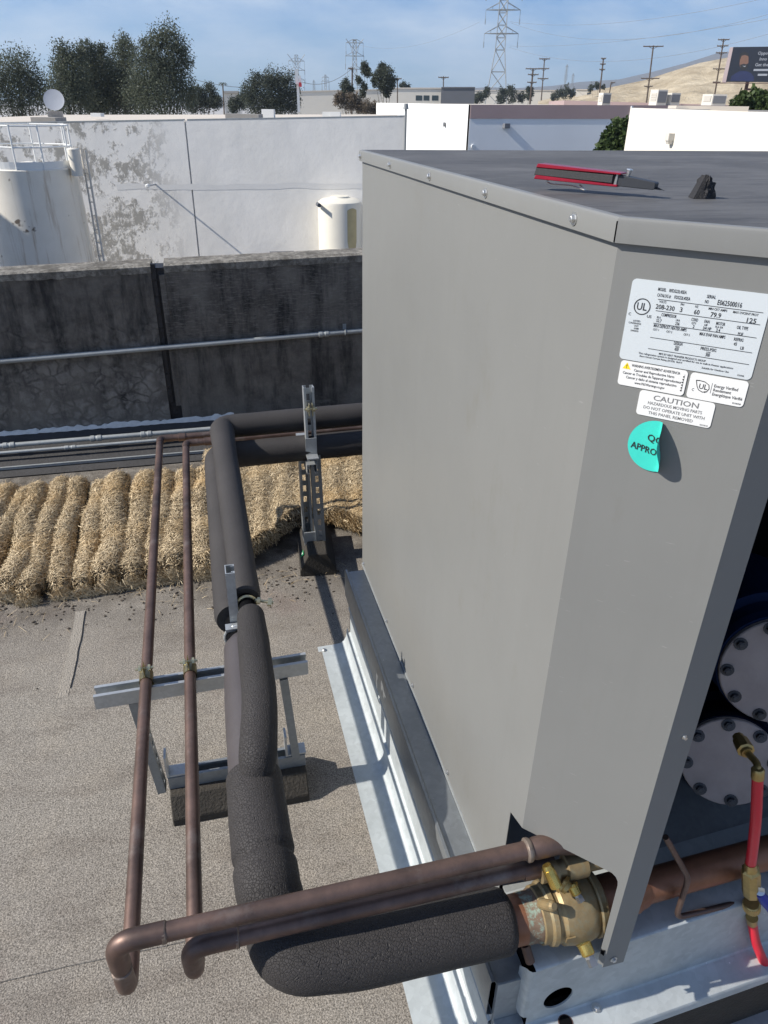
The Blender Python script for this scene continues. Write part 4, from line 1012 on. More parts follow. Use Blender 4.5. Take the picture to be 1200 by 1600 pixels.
# insulated lines
def sleeve(parent, pts, rads, m, step=.012, jit=.02, seed=0, n=28, name='insulation', label=None):
    P = densify([V(p) for p in pts], step)
    Ls = [0]
    for a_, b_ in zip(P[:-1], P[1:]): Ls.append(Ls[-1] + (b_ - a_).length)
    tot = Ls[-1]; R2 = []
    for s in Ls:
        f = s / tot; k = 0
        while k < len(rads) - 2 and rads[k + 1][0] < f: k += 1
        (f0, q0), (f1, q1) = rads[k], rads[k + 1]; u = min(1, max(0, (f - f0) / max(1e-6, f1 - f0))); u = u * u * (3 - 2 * u)
        R2.append(q0 * (1 - u) + q1 * u)
    b = BM(); tube(b, P, R2, n, True, jit, seed); return obj(name, b, m, parent, 60, None, label)
ia = thing('insulated_pipe', (.05, 1.9, 0), 'upper black foam insulated pipe, stopping at a bolted clamp beside the upright strut', 'pipe', 'foam insulated lines')
AX, AZ = .033, .612
sleeve(ia, bend([(AX, 1.545, AZ), (AX - .006, 2.742, AZ - .012), (2.2, 2.79, AZ + .005)], .05, 6), [(0, .033), (.004, .038), (.25, .042), (.36, .047), (1, .047)], M['foam_soft'], .02, .02, 1)
sleeve(ia, bend([(AX + .006, 1.492, AZ), (AX, 1.17, AZ + .002), (AX - .018, 1.03, AZ - .016), (AX - .030, 1.0, AZ - .07)], .05, 6), [(0, .024), (.03, .034), (.25, .037), (.6, .0375), (.85, .038), (1, .030)], M['foam'], .010, .022, 4)
b = BM(); cyl(b, (AX, 1.46, AZ), (AX, 1.58, AZ), .020, .020, 18); obj('bare_pipe', b, M['inner'], ia)
ib = thing('insulated_pipe', (0, 1.6, 0), 'lower thick black foam insulated pipe that bends round to the brass valve', 'pipe', 'foam insulated lines')
BX, BZ = .004, .533
sleeve(ib, bend([(BX - .006, 1.572, BZ), (BX - .004, 2.66, BZ - .02), (2.2, 2.70, BZ - .01)], .06, 6), [(0, .046), (.004, .052), (.5, .052), (1, .052)], M['foam_soft'], .02, .02, 11)
sleeve(ib, [(BX + .008, 1.475, BZ), (BX + .006, 1.30, BZ + .002), (BX, 1.02, BZ + .004)], [(0, .034), (.06, .047), (.5, .053), (1, .051)], M['foam_grey'], .012, .012, 15)
b = BM(); cyl(b, (BX, 1.44, BZ), (BX, 1.56, BZ), .030, .030, 18); obj('bare_pipe', b, M['inner'], ib)
sleeve(ib, [(BX, 1.045, BZ + .005), (BX, .90, BZ + .003), (BX + .003, .80, BZ - .004), (BX + .012, .765, BZ - .03)], [(0, .046), (.03, .0555), (.50, .0560), (.62, .0570), (.675, .0515), (.72, .0570), (.93, .056), (1, .045)], M['foam'], .004, .022, 21)
sleeve(ib, bend([(BX + .008, .815, BZ - .055), (BX + .012, .705, .472), (.15, .692, .462), (.418, .690, VZ + .006)], [.105, .03], 10), [(0, .046), (.06, .0545), (.3, .0560), (.5, .0555), (.97, .0555), (.992, .053), (1, .046)], M['foam'], .007, .016, 33)

# ------------------------------------------------------------------ pipe supports
def wedge_block(parent, base, length_dir, length, wb, wt, h):
    d = V(length_dir).normalized(); s = V((-d.y, d.x, 0)); b = BM(); c_ = V(base)
    sec = [(-wb / 2, 0), (wb / 2, 0), (wb / 2, .028), (wt / 2, h), (-wt / 2, h), (-wb / 2, .028)]
    prism(b, [c_ - d * length / 2 + s * x + V((0, 0, z + .0015)) for x, z in sec], d * length)
    bmesh.ops.bevel(b, geom=list(b.edges), offset=.003, segments=1, affect='EDGES')
    return obj('rubber_block', b, M['rubber'], parent)
def pipe_clamp(parent, c_, r, nm='pipe_clamp'):
    c_ = V(c_); b = BM()
    for sgn in (-1, 1):
        pts = [c_ + V((sgn * (r + .002) * sin(a_), 0, (r + .002) * -cos(a_))) for a_ in [pi * k / 9 for k in range(10)]]
        pts = [c_ + V((sgn * .014, 0, -r - .022))] + pts[1:] 
        P = pts + [c_ + V((sgn * .003, 0, r + .028))]
        w = .017
        lo_ = [b.verts.new(p + V((0, -w, 0))) for p in P]; hi_ = [b.verts.new(p + V((0, w, 0))) for p in P]
        for i in range(len(P) - 1): b.faces.new((lo_[i], lo_[i + 1], hi_[i + 1], hi_[i]))
    ext = bmesh.ops.solidify(b, geom=list(b.faces), thickness=.0022)
    bmesh.ops.recalc_face_normals(b, faces=b.faces)
    q = obj(nm, b, M['gold'], parent)
    b = BM(); z = r + .016
    cyl(b, c_ + V((-.022, 0, z)), c_ + V((.022, 0, z)), .0035, .0035, 10); cyl(b, c_ + V((-.014, 0, z)), c_ + V((-.008, 0, z)), .0085, .0085, 6); cyl(b, c_ + V((.008, 0, z)), c_ + V((.014, 0, z)), .0085, .0085, 6)
    obj('clamp_bolt', b, M['gold'], q); return q
sup = thing('pipe_support', (-.03, 1.465, 0), 'strut frame on a rubber block carrying the pipes beside the unit', 'pipe support', 'strut pipe supports on rubber blocks')
wedge_block(sup, (-.035, 1.468, 0), (1, 0, 0), .372, .158, .088, .082)
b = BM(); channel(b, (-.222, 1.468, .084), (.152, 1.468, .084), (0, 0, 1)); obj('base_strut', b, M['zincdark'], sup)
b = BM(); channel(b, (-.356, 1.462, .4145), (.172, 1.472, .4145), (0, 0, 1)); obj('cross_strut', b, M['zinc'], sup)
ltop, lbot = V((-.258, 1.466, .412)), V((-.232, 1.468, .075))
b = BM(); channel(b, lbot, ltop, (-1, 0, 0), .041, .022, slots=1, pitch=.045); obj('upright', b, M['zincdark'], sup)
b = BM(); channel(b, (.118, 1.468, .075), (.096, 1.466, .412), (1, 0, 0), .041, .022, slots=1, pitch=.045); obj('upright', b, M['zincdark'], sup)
b = BM(); channel(b, (-.014, 1.535, .41), (-.012, 1.537, .716), (1, 0, 0), .0405, .023); obj('tall_upright', b, M['zinc'], sup)
b = BM()
for (x, z0) in ((-.222, .126), (.10, .126)):
    box(b, (x - .002, 1.45, z0), (x + .004, 1.488, z0 + .075)); box(b, (x + .004, 1.45, z0), (x + .055, 1.488, z0 + .006))
obj('angle_bracket', b, M['zinc'], sup)
pipe_clamp(sup, (-.230, 1.467, .470), .0146); pipe_clamp(sup, (-.124, 1.469, .470), .0146)
b = BM(); tube(b, [V((BX, 1.50, BZ)) + V((.034 * cos(a_), 0, .034 * sin(a_))) for a_ in [2 * pi * k / 20 for k in range(21)]], .004, 8)
box(b, (BX - .03, 1.488, BZ + .026), (BX + .012, 1.512, BZ + .0345)); obj('saddle_clamp', b, M['zinc'], sup)
b = BM(); tube(b, [V((AX, 1.525, AZ)) + V((.024 * cos(a_), 0, .024 * sin(a_))) for a_ in [2 * pi * k / 20 for k in range(21)]], .004, 8)
cl_ = obj('saddle_clamp', b, M['gold'], sup)
b = BM(); cyl(b, (AX + .022, 1.520, AZ + .012), (AX + .066, 1.510, AZ + .004), .0042, .0042, 10); cyl(b, (AX + .052, 1.513, AZ + .0066), (AX + .062, 1.511, AZ + .0048), .0105, .0105, 6); cyl(b, (AX + .026, 1.519, AZ + .0113), (AX + .034, 1.517, AZ + .0098), .009, .009, 6); obj('clamp_bolt', b, M['gold'], cl_)

FX, FY = .372, 2.66
s2 = thing('pipe_support', (FX, FY, 0), 'tall slotted strut post on a rubber block with a green triangle, behind the unit', 'pipe support', 'strut pipe supports on rubber blocks')
blk = wedge_block(s2, (FX + .002, FY - .01, 0), (.10, 1, 0), .30, .152, .075, .105)
b = BM(); p0 = pix(474, 866, 0, FX - .058); nn = V((-.894, .089, .447)).normalized()
base_c = V((FX - .0665, FY - .085, .064)); x_, y_, d_ = frame(nn); mt = Matrix((x_, y_, d_)).transposed().to_4x4(); mt.translation = base_c
tri_ = [(-.019, .015), (.019, .015), (0, -.019)]
b.faces.new([b.verts.new(mt @ V((x, y, .004))) for x, y in tri_]); gm = obj('green_mark', b, M['green'], blk)
b = BM(); b.faces.new([b.verts.new(mt @ V((x * .35, y * .35 + .004, .005))) for x, y in tri_]); obj('mark_centre', b, M['label_white'], blk)
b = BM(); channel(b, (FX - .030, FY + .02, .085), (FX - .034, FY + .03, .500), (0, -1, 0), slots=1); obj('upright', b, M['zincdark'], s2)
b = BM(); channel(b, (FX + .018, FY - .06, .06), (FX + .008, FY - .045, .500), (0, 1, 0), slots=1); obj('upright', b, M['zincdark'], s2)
b = BM(); channel(b, (FX - .005, FY - .01, .44), (FX - .005, FY + .02, .772), (0, -1, 0), slots=1); obj('tall_upright', b, M['zinc'], s2)
b = BM(); channel(b, (FX - .012, FY - .08, .478), (FX - .012, FY + .42, .478), (0, 0, -1)); obj('cross_strut', b, M['zinc'], s2)
b = BM(); box(b, (FX - .030, FY - .045, .505), (FX + .015, FY - .041, .575)); box(b, (FX - .030, FY - .09, .503), (FX + .015, FY - .046, .508)); obj('angle_bracket', b, M['zinc'], s2)
b = BM(); box(b, (FX - .052, FY - .052, .085), (FX + .03, FY - .046, .150)); obj('foot_plate', b, M['zinc'], s2)
b = BM(); cyl(b, (FX - .03, FY - .05, .700), (FX + .02, FY - .05, .700), .0042, .0042, 10); cyl(b, (FX - .02, FY - .05, .700), (FX - .012, FY - .05, .700), .0105, .0105, 6); cyl(b, (FX + .004, FY - .05, .700), (FX + .012, FY - .05, .700), .0105, .0105, 6)
box(b, (FX - .012, FY - .056, .672), (FX - .008, FY - .036, .720)); box(b, (FX + .000, FY - .056, .672), (FX + .004, FY - .036, .720)); obj('clamp_bolt', b, M['gold'], s2)

# ------------------------------------------------------------------ charging hose
hs = thing('charging_hose', (.84, .64, .40), 'red charging hose with a brass shut-off fitting and a blue lever', 'hose')
HY = .645
hp0 = pix(1184, 1205, 1, .665); hp1 = pix(1173, 1350, 1, HY); hp2 = pix(1175, 1440, 1, HY); hp3 = pix(1183, 1478, 1, HY - .01); hp4 = pix(1206, 1522, 1, HY - .03); hp5 = pix(1245, 1545, 1, HY - .06)
mid = pix(1181, 1280, 1, HY + .002)
def spline(P, n=8):
    out = []
    for i in range(len(P) - 1):
        a_, b_, c_, d_ = P[max(i - 1, 0)], P[i], P[i + 1], P[min(i + 2, len(P) - 1)]
        for k in range(n):
            t_ = k / n; out.append(.5 * ((2 * b_) + (c_ - a_) * t_ + (2 * a_ - 5 * b_ + 4 * c_ - d_) * t_ ** 2 + (-a_ + 3 * b_ - 3 * c_ + d_) * t_ ** 3))
    out.append(P[-1]); return out
b = BM(); tube(b, spline([hp0, mid, hp1]), .0093, 14); obj('upper_hose', b, M['hose'], hs, 60)
b = BM(); tube(b, spline([hp2, hp3, hp4, hp5, V((1.16, .36, .034)), V((1.45, .18, .033)), V((1.75, .25, .033)), V((2.4, .1, .033))]), .0093, 14); obj('lower_hose', b, M['hose'], hs, 60)
d = (hp2 - hp1); Ln = d.length; d.normalize()
b = BM(); lathe(b, hp1 - d * .004, d, [(0, .0100), (.020, .0108), (.022, .0118)], 18); lathe(b, hp2 - d * .018, d, [(0, .0112), (.022, .0100)], 18); obj('ferrule', b, M['brass'], hs, 30)
b = BM(); lathe(b, hp1 + d * .017, d, [(0, .012), (.004, .0165), (.008, .0165)], 6); lathe(b, hp1 + d * .0245, d, [(0, .0150), (.004, .0165), (Ln * .36, .0165), (Ln * .36 + .003, .0135)], 8); fb = obj('valve_body', b, M['brass'], hs, 20)
b = BM(); kn = BM()
zs = hp1 + d * (Ln * .66)
lathe(b, zs, d, [(0, .0130), (.002, .0150), (.020, .0150), (.022, .0130)], 24); 
for k in range(24):
    a_ = 2 * pi * k / 24; x, y, z_ = frame(d); p = zs + (x * cos(a_) + y * sin(a_)) * .0150
    tube(b, [p + d * .002, p + d * .020], .0013, 4)
obj('knurled_nut', b, M['brass'], hs, 40)
lp = hp1 + d * (Ln * .42)
tov = (CAM - lp).normalized(); rt = d.cross(tov).normalized()
if rt.x < 0: rt = -rt
b = BM(); mt = Matrix((rt, -d, tov)).transposed().to_4x4(); mt.translation = lp + rt * .010 + tov * .012
cyl(b, mt @ V((.004, 0, 0)), mt @ V((.004, 0, .006)), .0085, .0085, 16); box(b, (-.003, -.014, .006), (.012, .012, .009), mt); obj('lever_plate', b, M['screw'], hs)
b = BM(); tube(b, [mt @ V((.004, -.010, .008)), mt @ V((.012, -.030, .009)), mt @ V((.022, -.052, .008)), mt @ V((.025, -.068, .007))], [.0075, .0105, .0100, .0080], 12)
lvh = obj('lever', b, M['handle_blue'], hs, 60)
# brass coupling screwed to the head plate, pointing to the hose
cb = pix(1157, 1158, 1, .735)
d2 = (hp0 - cb).normalized()
b = BM(); lathe(b, cb - d2 * .012, d2, [(0, .010), (.010, .010), (.011, .0135), (.036, .0150), (.038, .011), (.043, .010)], 8)
obj('end_coupling', b, M['brass'], hs, 25)
b = BM(); tube(b, bend([cb + d2 * .028, cb + d2 * .058 + V((.004, 0, .004)), hp0 - V((0, 0, -.004)), hp0 + (mid - hp0) * .2], .012), .0062, 10); lathe(b, hp0 - (mid - hp0).normalized() * .006, mid - hp0, [(0, .0085), (.003, .0105), (.020, .0105)], 16); obj('bent_stem', b, M['brass'], hs, 40)
b = BM(); q = pix(1066, 1602, 2, .03); lathe(b, q - V((0, 0, .009)), (0, 0, 1), [(0, .012), (.012, .012), (.015, .0095), (.020, .009)], 16)
tag(obj('brass_cap', b, M['brass_old'], None, 30), 'loose brass cap lying on the galvanised ledge at the bottom edge', 'cap')

# ------------------------------------------------------------------ knife and foam offcut on top of the unit
ZTOP = 1.6205
kd = 1.22
def onray(u, v, h):                                        # point at horizontal distance h
    return far(u, v, h)
ka, kb = onray(844, 267, 1.14), onray(966, 280, 1.10)
kn = thing('pocket_knife', (ka.x, ka.y, ZTOP), 'open folding knife with a red handle, lying on the grey unit', 'knife')
kx = (kb - ka).normalized(); klen = (kb - ka).length
view = (CAM - ka); ky = V((0, 0, 1)) - kx * kx.z; ky.normalize(); kz = kx.cross(ky)
KM = Matrix((kx, ky * .98, kz)).transposed().to_4x4(); KM.translation = ka
hh = .0125
def kprism(pts, z0, z1):
    b = BM(); prism(b, [KM @ V((x, y, z0)) for x, y in pts], (KM.to_3x3() @ V((0, 0, 1))) * (z1 - z0))
    bmesh.ops.bevel(b, geom=[e for e in b.edges], offset=.0007, segments=1, affect='EDGES'); return b
def slab(x0, y0, x1, y1, z0=-.012, z1=.012, t0=.0): return kprism([(x0, y0), (x1, y0 + t0), (x1, y1 - t0), (x0 + .002, y1)], z0, z1)
obj('handle_scale', slab(-.002, .0050, klen + .006, .0100, t0=.0014), M['red_alu'], kn)
obj('handle_scale', slab(-.003, -.0100, klen + .004, -.0048, t0=.0012), M['red_alu'], kn)
obj('grip_inlay', slab(-.004, -.0050, klen - .004, .0050, -.0108, .0108), M['black_grip'], kn)
obj('spacer', slab(klen - .003, -.0085, klen + .002, .0075, -.009, .009), M['steel'], kn)
obj('blade_carrier', kprism([(klen - .006, -.0080), (klen + .050, -.0078), (klen + .052, -.0062), (klen + .052, .0004), (klen + .050, .0014), (klen + .010, .0052), (klen - .006, .0052)], -.0075, .0075), M['blade'], kn)
b = BM(); prism(b, [KM @ V(p) for p in ((klen + .040, -.0072, -.001), (klen + .064, -.0078, -.001), (klen + .052, -.0040, -.001))], (KM.to_3x3() @ V((0, 0, 1))) * .0016); obj('blade', b, M['blade'], kn)
b = BM(); cyl(b, KM @ V((klen + .012, .004, 0)), KM @ V((klen + .013, .0125, 0)), .0022, .0030, 12); cyl(b, KM @ V((klen + .013, .0125, 0)), KM @ V((klen + .0131, .0137, 0)), .0042, .0040, 12); obj('thumb_stud', b, M['screw'], kn)
b = BM(); tube(b, bend([KM @ V(p) for p in ((.016, -.0090, .004), (.014, -.0128, .004), (.020, -.0150, .004), (.052, -.0140, .004), (.060, -.0155, .004), (.072, -.0180, .004), (.062, -.0120, .004))], .004, 4), .0012, 6); obj('pocket_clip', b, M['screw'], kn)

fc = onray(1097, 294, 1.12); fc.z = ZTOP
off = thing('foam_offcut', tuple(fc), 'small torn wedge of black foam standing on the unit', 'foam scrap')
b = BM(); rr_ = random.Random(5)
F0 = [(-.017, -.010, 0), (-.001, -.014, 0), (.017, -.010, 0), (.017, .010, 0), (-.010, .012, 0)]
T0 = [(-.003, -.006, .0285), (.001, -.009, .0275), (.014, -.007, .0175), (.014, .008, .0155), (.000, .008, .026)]
lo_ = [b.verts.new(V(fc) + V(p)) for p in F0]; hi_ = [b.verts.new(V(fc) + V(p)) for p in T0]
skin(b, lo_, hi_); b.faces.new(lo_[::-1]); b.faces.new(hi_)
bmesh.ops.recalc_face_normals(b, faces=b.faces)
bmesh.ops.subdivide_edges(b, edges=list(b.edges), cuts=5, use_grid_fill=True)
for v in b.verts:
    q = v.co - V(fc)
    if q.x > -.002 + .0 * q.z and q.z > .001: v.co += V((rr_.uniform(-.0014, .0014), rr_.uniform(-.0018, .0018), rr_.uniform(-.0014, .0014)))
obj('torn_piece', b, M['offcut'], off)

# ================================================================== BEYOND THE ROOF
# ------------------------------------------------------------------ long white building across the alley
BY = 22.0
bl = lambda u, v: pix(u, v, 1, BY)
xr = bl(621, 200).x; xj = bl(303, 250).x; xl = -13.0
zt0, zt1 = bl(0, 194), bl(619, 181); bs = (zt1.z - zt0.z) / (zt1.x - zt0.x)
zt = lambda x: zt0.z + bs * (x - zt0.x)
ware = thing('warehouse', ((xl + xr) / 2, BY + 8, -6.5), 'long white building with peeling paint across the alley', 'building')
GW = 18.0
def wall_seg(x0, x1):
    b = BM(); prism(b, [(x0, BY, -6.5), (x1, BY, -6.5), (x1, BY, zt(x1)), (x0, BY, zt(x0))], (0, .22, 0)); return b
M['shadow_stripe'] = flat('painted_shadow_grey', (0.68, 0.67, 0.64), .8, 0, .08, 2)
obj('wall', wall_seg(xl, xj - .02), M['wall'], ware); obj('wall', wall_seg(xj + .02, xr), M['wall'], ware)
b = BM(); box(b, (xj - .02, BY + .05, -6.5), (xj + .02, BY + .2, zt(xj) - .03)); obj('wall_joint', b, M['dish'], ware)
b = BM(); 
for x0, x1 in ((xl, xj - .06), (xj + .06, xr + .02)):
    prism(b, [(x0, BY - .004, zt(x0)), (x1, BY - .004, zt(x1)), (x1, BY - .004, zt(x1) + .03), (x0, BY - .004, zt(x0) + .03)], (0, .25, 0))
obj('coping', b, M['galv_dull'], ware)
b = BM(); rz0, rz1 = zt(xl) - .02, zt(xr) - .04
v = [b.verts.new(q) for q in ((xl, BY + .25, rz0), (xr - .02, BY + .25, rz1), (xr - .02, BY + 24, 1.36), (xl, BY + 24, 1.06))]; b.faces.new(v)
obj('flat_roof', b, M['wall_roof'], ware)
b = BM(); box(b, (xr - .2, BY + .23, -6.5), (xr, BY + 24, zt(xr) - .02)); box(b, (xl, BY + 23.8, -6.5), (xr - .21, BY + 24, 1.04)); obj('side_wall', b, M['wall'], ware)
b = BM(); q0, q1 = bl(186, 293), bl(600, 281); h_ = .065  # shadow band across the wall, drawn as a strip of darker colour
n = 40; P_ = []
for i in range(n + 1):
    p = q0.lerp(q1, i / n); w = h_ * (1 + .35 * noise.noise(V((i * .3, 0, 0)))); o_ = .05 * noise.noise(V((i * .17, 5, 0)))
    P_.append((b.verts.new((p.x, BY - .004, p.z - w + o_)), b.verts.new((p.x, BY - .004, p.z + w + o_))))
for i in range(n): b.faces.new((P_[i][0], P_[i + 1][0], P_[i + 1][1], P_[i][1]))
obj('painted_shadow_stripe', b, M['shadow_stripe'], ware)
b = BM(); p = bl(249, 287); cyl(b, p, p + V((0, -.62, .02)), .022, .022, 8); obj('lamp_arm', b, M['dish'], ware); b = BM(); lathe(b, p + V((0, -.72, .02)), (0, 1, 0), [(0, .03), (.03, .05), (.10, .05), (.13, .03)], 14); obj('lamp_head', b, M['whitepaint'], ware)
b = BM(); p = bl(622, 170); cyl(b, (xr + .03, BY - .05, -6), (xr + .03, BY - .05, p.z), .03, .03, 10); cyl(b, (xr + .03, BY - .05, p.z), (xr + .03, BY - .05, p.z + .12), .07, .05, 10); obj('vent_pipe', b, M['lattice'], ware)
M['hatch'] = flat('grey_roof_hatch', (.28, .27, .25), .8)
for u0, u1, v0, v1 in ((310, 362, 180.5, 183), (-10, 35, 183, 187)):
    b = BM(); a_ = far(u0, (v0 + v1) / 2, 25.5); c_ = far(u1, (v0 + v1) / 2, 25.5); box(b, (a_.x, a_.y, zt(a_.x) - .06), (c_.x, a_.y + .8, zt(a_.x) + .12)); obj('roof_hatch', b, M['hatch'], ware)
for u, v_, s in ((405, 177, .10), (393, 177, .10), (12, 180, .10), (298, 174, .12)):
    b = BM(); p = far(u, v_, 34); box(b, (p.x - s * 2, p.y, 1.2), (p.x + s * 2, p.y + .4, p.z + s)); obj('roof_vent', b, M['whitepaint'], ware)
ware.rotation_euler.z = radians(-15); ware.location.x += 2.07; ware.location.y += .27
# satellite dish on its roof
p = far(84, 156, 27); dz = V((-.05, -.94, .34)).normalized()
ds = thing('satellite_dish', (p.x, p.y, far(84, 180, 27).z), 'pale satellite dish on a ballasted foot on the white building roof', 'satellite dish')
b = BM(); lathe(b, p - dz * .09, dz, [(.050, .02), (.055, .15), (.070, .25), (.086, .295), (.092, .30), (.090, .29), (.080, .2), (.074, .02)], 32); obj('reflector', b, M['dish'], ds, 40)
b = BM(); q = far(86, 178, 27); cyl(b, p - dz * .1, (q.x, q.y, q.z), .03, .03, 8); cyl(b, p + V((-.12, -.1, -.25)), p + V((-.22, -.2, -.42)), .015, .015, 6); obj('mast', b, M['lattice'], ds)
for i in range(4):
    b = BM(); c_ = far(79 + i * 5.5, 179, 27); box(b, (c_.x - .05, c_.y - .2, c_.z - .12), (c_.x + .05, c_.y + .1, c_.z + .09)); obj('ballast_block', b, M['dishfoot'], ds)

# ------------------------------------------------------------------ steel tank and the plastic tank in the alley
TD = 18.5
tc_ = far(46, 262, TD); tr_ = .94; tz = tc_.z
tk = thing('storage_tank', (tc_.x, tc_.y, -6.5), 'tall cream steel tank with rust streaks and a guard rail round its top', 'tank')
b = BM(); lathe(b, (tc_.x, tc_.y, -6.5), (0, 0, 1), [(0, tr_ * 1.16), (3.6, tr_ * 1.10), (tz + 6.5 - .03, tr_), (tz + 6.5, tr_ * 1.005), (tz + 6.52, tr_ * .98), (tz + 6.62, .05)], 64); obj('shell', b, M['tank'], tk, 30)
b = BM()
for z in (tz - 2.05,):
    lathe(b, (tc_.x, tc_.y, z), (0, 0, 1), [(0, tr_ * 1.066), (.008, tr_ * 1.072), (.026, tr_ * 1.070), (.034, tr_ * 1.062)], 64)
obj('weld_seam', b, M['tank'], tk, 30)
b = BM(); R_ = []
for k in range(34):
    a_ = radians(-190 + k * 6.2); R_.append((cos(a_), sin(a_)))
for i in range(len(R_) - 1):
    (c0_, s0_), (c1_, s1_) = R_[i], R_[i + 1]
    b.faces.new([b.verts.new((tc_.x + c * tr_ * .97, tc_.y + s * tr_ * .97, z)) for c, s, z in ((c0_, s0_, tz), (c1_, s1_, tz), (c1_, s1_, tz + .16), (c0_, s0_, tz + .16))])
obj('toe_plate', b, M['whitepaint'], tk)
pr = [V((tc_.x + tr_ * .97 * cos(radians(a_)), tc_.y + tr_ * .97 * sin(radians(a_)), tz)) for a_ in (-150, -95, -62, -20, -5, 40, 90, 140)]
for z_ in (.42, .80):
    b = BM(); tube(b, [pr[i] + V((0, 0, z_)) for i in range(len(pr))] + [pr[0] + V((0, 0, z_))], .016, 8); obj('rail', b, M['whitepaint'], tk)
for q in pr:
    b = BM(); cyl(b, q, q + V((0, 0, .82)), .018, .018, 8); obj('rail_post', b, M['whitepaint'], tk)
lx, ly = tc_.x + tr_ * 1.16, tc_.y - .18
for s in (0, 1):
    b = BM(); cyl(b, (lx + .02 + s * .10, ly - .12 * s, -6.4), (lx + .02 + s * .10, ly - .12 * s, tz + .35), .022, .022, 8); obj('ladder_rail', b, M['acbox'], tk)
rb = BM(); cyl(rb, (0, 0, 0), (.10, -.12, 0), .012, .012, 6); rme = bpy.data.meshes.new('rung'); rb.to_mesh(rme); rb.free()
for i in range(14): piece('ladder_rung', rme, M['acbox'], tk, (lx + .02, ly, tz - .1 - i * .28))
b = BM(); lathe(b, far(118, 254, TD - .6) + V((0, 0, -.25)), (0, 0, 1), [(0, .12), (.5, .12), (.52, .10)], 14); obj('hatch_pipe', b, M['creampaint'], tk, 40)

q = pix(22, 345, 1, 17.6); ex_ = -11.0
nb_ = thing('neighbour_building', (ex_ - 6, 15, -6.5), 'plain building beyond the left edge that shades the tank', 'building')
b = BM(); box(b, (ex_ - 12, 8, -6.5), (ex_, 19.5, q.z + (q.x - ex_) * tan(SUN_EL))); obj('wall', b, M['shadewall'], nb_)

PD = 20.5
pc = far(531, 312, PD); pr_ = far(565, 312, PD); rr = (far(566, 312, PD) - far(497, 312, PD)).length / 2
pt = thing('water_tank', (pc.x, pc.y, -6.5), 'short white plastic tank with a domed lid and a brown streak', 'tank')
zc = pc.z
b = BM(); lathe(b, (pc.x, pc.y, -6.5), (0, 0, 1), [(0, rr), (zc + 6.5 - .10, rr), (zc + 6.5 - .04, rr * .97), (zc + 6.5 + .02, rr * .80), (zc + 6.5 + .05, rr * .5), (zc + 6.5 + .055, rr * .42), (zc + 6.5 + .09, rr * .40), (zc + 6.5 + .10, .02)], 48); obj('shell', b, M['plastic'], pt, 35)
b = BM(); cyl(b, far(499, 321, PD - rr), far(499, 321, PD - rr) + V((0, .3, 0)), .05, .05, 10); obj('vent', b, M['fardark'], pt)
b = BM(); R_ = []
for k in range(9):
    a_ = radians(-82 + k * 3.6); w_ = .5 + .5 * sin(pi * k / 8); R_.append([b.verts.new((pc.x + rr * 1.003 * cos(a_), pc.y + rr * 1.003 * sin(a_), z)) for z in (zc - .15 - .1 * (1 - w_), zc - .4 - 1.1 * w_)])
for i in range(8): b.faces.new((R_[i][0], R_[i + 1][0], R_[i + 1][1], R_[i][1]))
obj('stain', b, M['stain'], pt)
b = BM(); z = far(520, 394, PD - rr).z; tube(b, [far(502, 395, PD - rr), far(502, 391, PD - rr), far(548, 390, PD - rr), far(548, 395, PD - rr)], .018, 6); obj('pipe_rail', b, M['plastic'], pt)
b = BM(); p = far(441, 396, 20.8); lathe(b, p + V((-.34, 0, -.1)), (1, 0, 0), [(0, .02), (.01, .16), (.66, .16), (.67, .02)], 24)
dr = thing('drum', (p.x, p.y, -6.5), 'dark rounded drum lid showing just over the parapet', 'drum'); obj('drum_body', b, M['fardark'], dr, 40)
b = BM(); cyl(b, (p.x, p.y + .1, -6.5), (p.x, p.y + .1, p.z - .1), .25, .25, 12); obj('drum_stand', b, M['fardark'], dr)

# ------------------------------------------------------------------ buildings on the right
c0 = bearing(735, 42.0, 0); c1 = bearing(588, 42.0, 0)
BX0 = c0.x; BY0 = c0.y
def topz(u, v, p): return far(u, v, hypot(p.x, p.y)).z
yb = BY0 + 20; ff = c1.normalized(); kx_ = BX0 / ff.x; yb = ff.y * kx_
z_a = far(735, 163.5, hypot(BX0, BY0)).z; z_b = far(588, 160.5, hypot(BX0, yb)).z
wb = thing('white_building', (BX0 + 12, BY0 + 8, -6.5), 'building with a glaring white side wall and a shaded grey front under a rose band', 'building')
b = BM(); prism(b, [(BX0, BY0 + .02, -6.5), (BX0, yb, -6.5), (BX0, yb, z_b), (BX0, BY0 + .02, z_a)], (.25, 0, 0)); obj('side_wall', b, M['whitepaint'], wb)
FW = 30.0
p1 = far(985, 160.5, 1.0); uz = far(985, 160, 46).z
zf = lambda x: z_a + (x - BX0) * .012
zbnd = .62
XJ = BX0 + (far(735, 0, 1).x * 0) + 8.35
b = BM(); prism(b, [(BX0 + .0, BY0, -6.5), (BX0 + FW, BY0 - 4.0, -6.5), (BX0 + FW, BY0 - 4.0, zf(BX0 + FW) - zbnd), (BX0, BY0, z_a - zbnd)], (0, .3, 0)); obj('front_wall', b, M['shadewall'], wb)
b = BM(); prism(b, [(BX0, BY0 - .03, z_a - zbnd), (BX0 + FW, BY0 - 4.03, zf(BX0 + FW) - zbnd), (BX0 + FW, BY0 - 4.03, zf(BX0 + FW)), (BX0, BY0 - .03, z_a)], (0, .33, 0)); obj('painted_band', b, M['rose'], wb)
b = BM(); box(b, (XJ - .05, BY0 - 1.22, -6), (XJ + .05, BY0 - 1.10, z_a + .06)); obj('downpipe', b, M['shadewall'], wb)
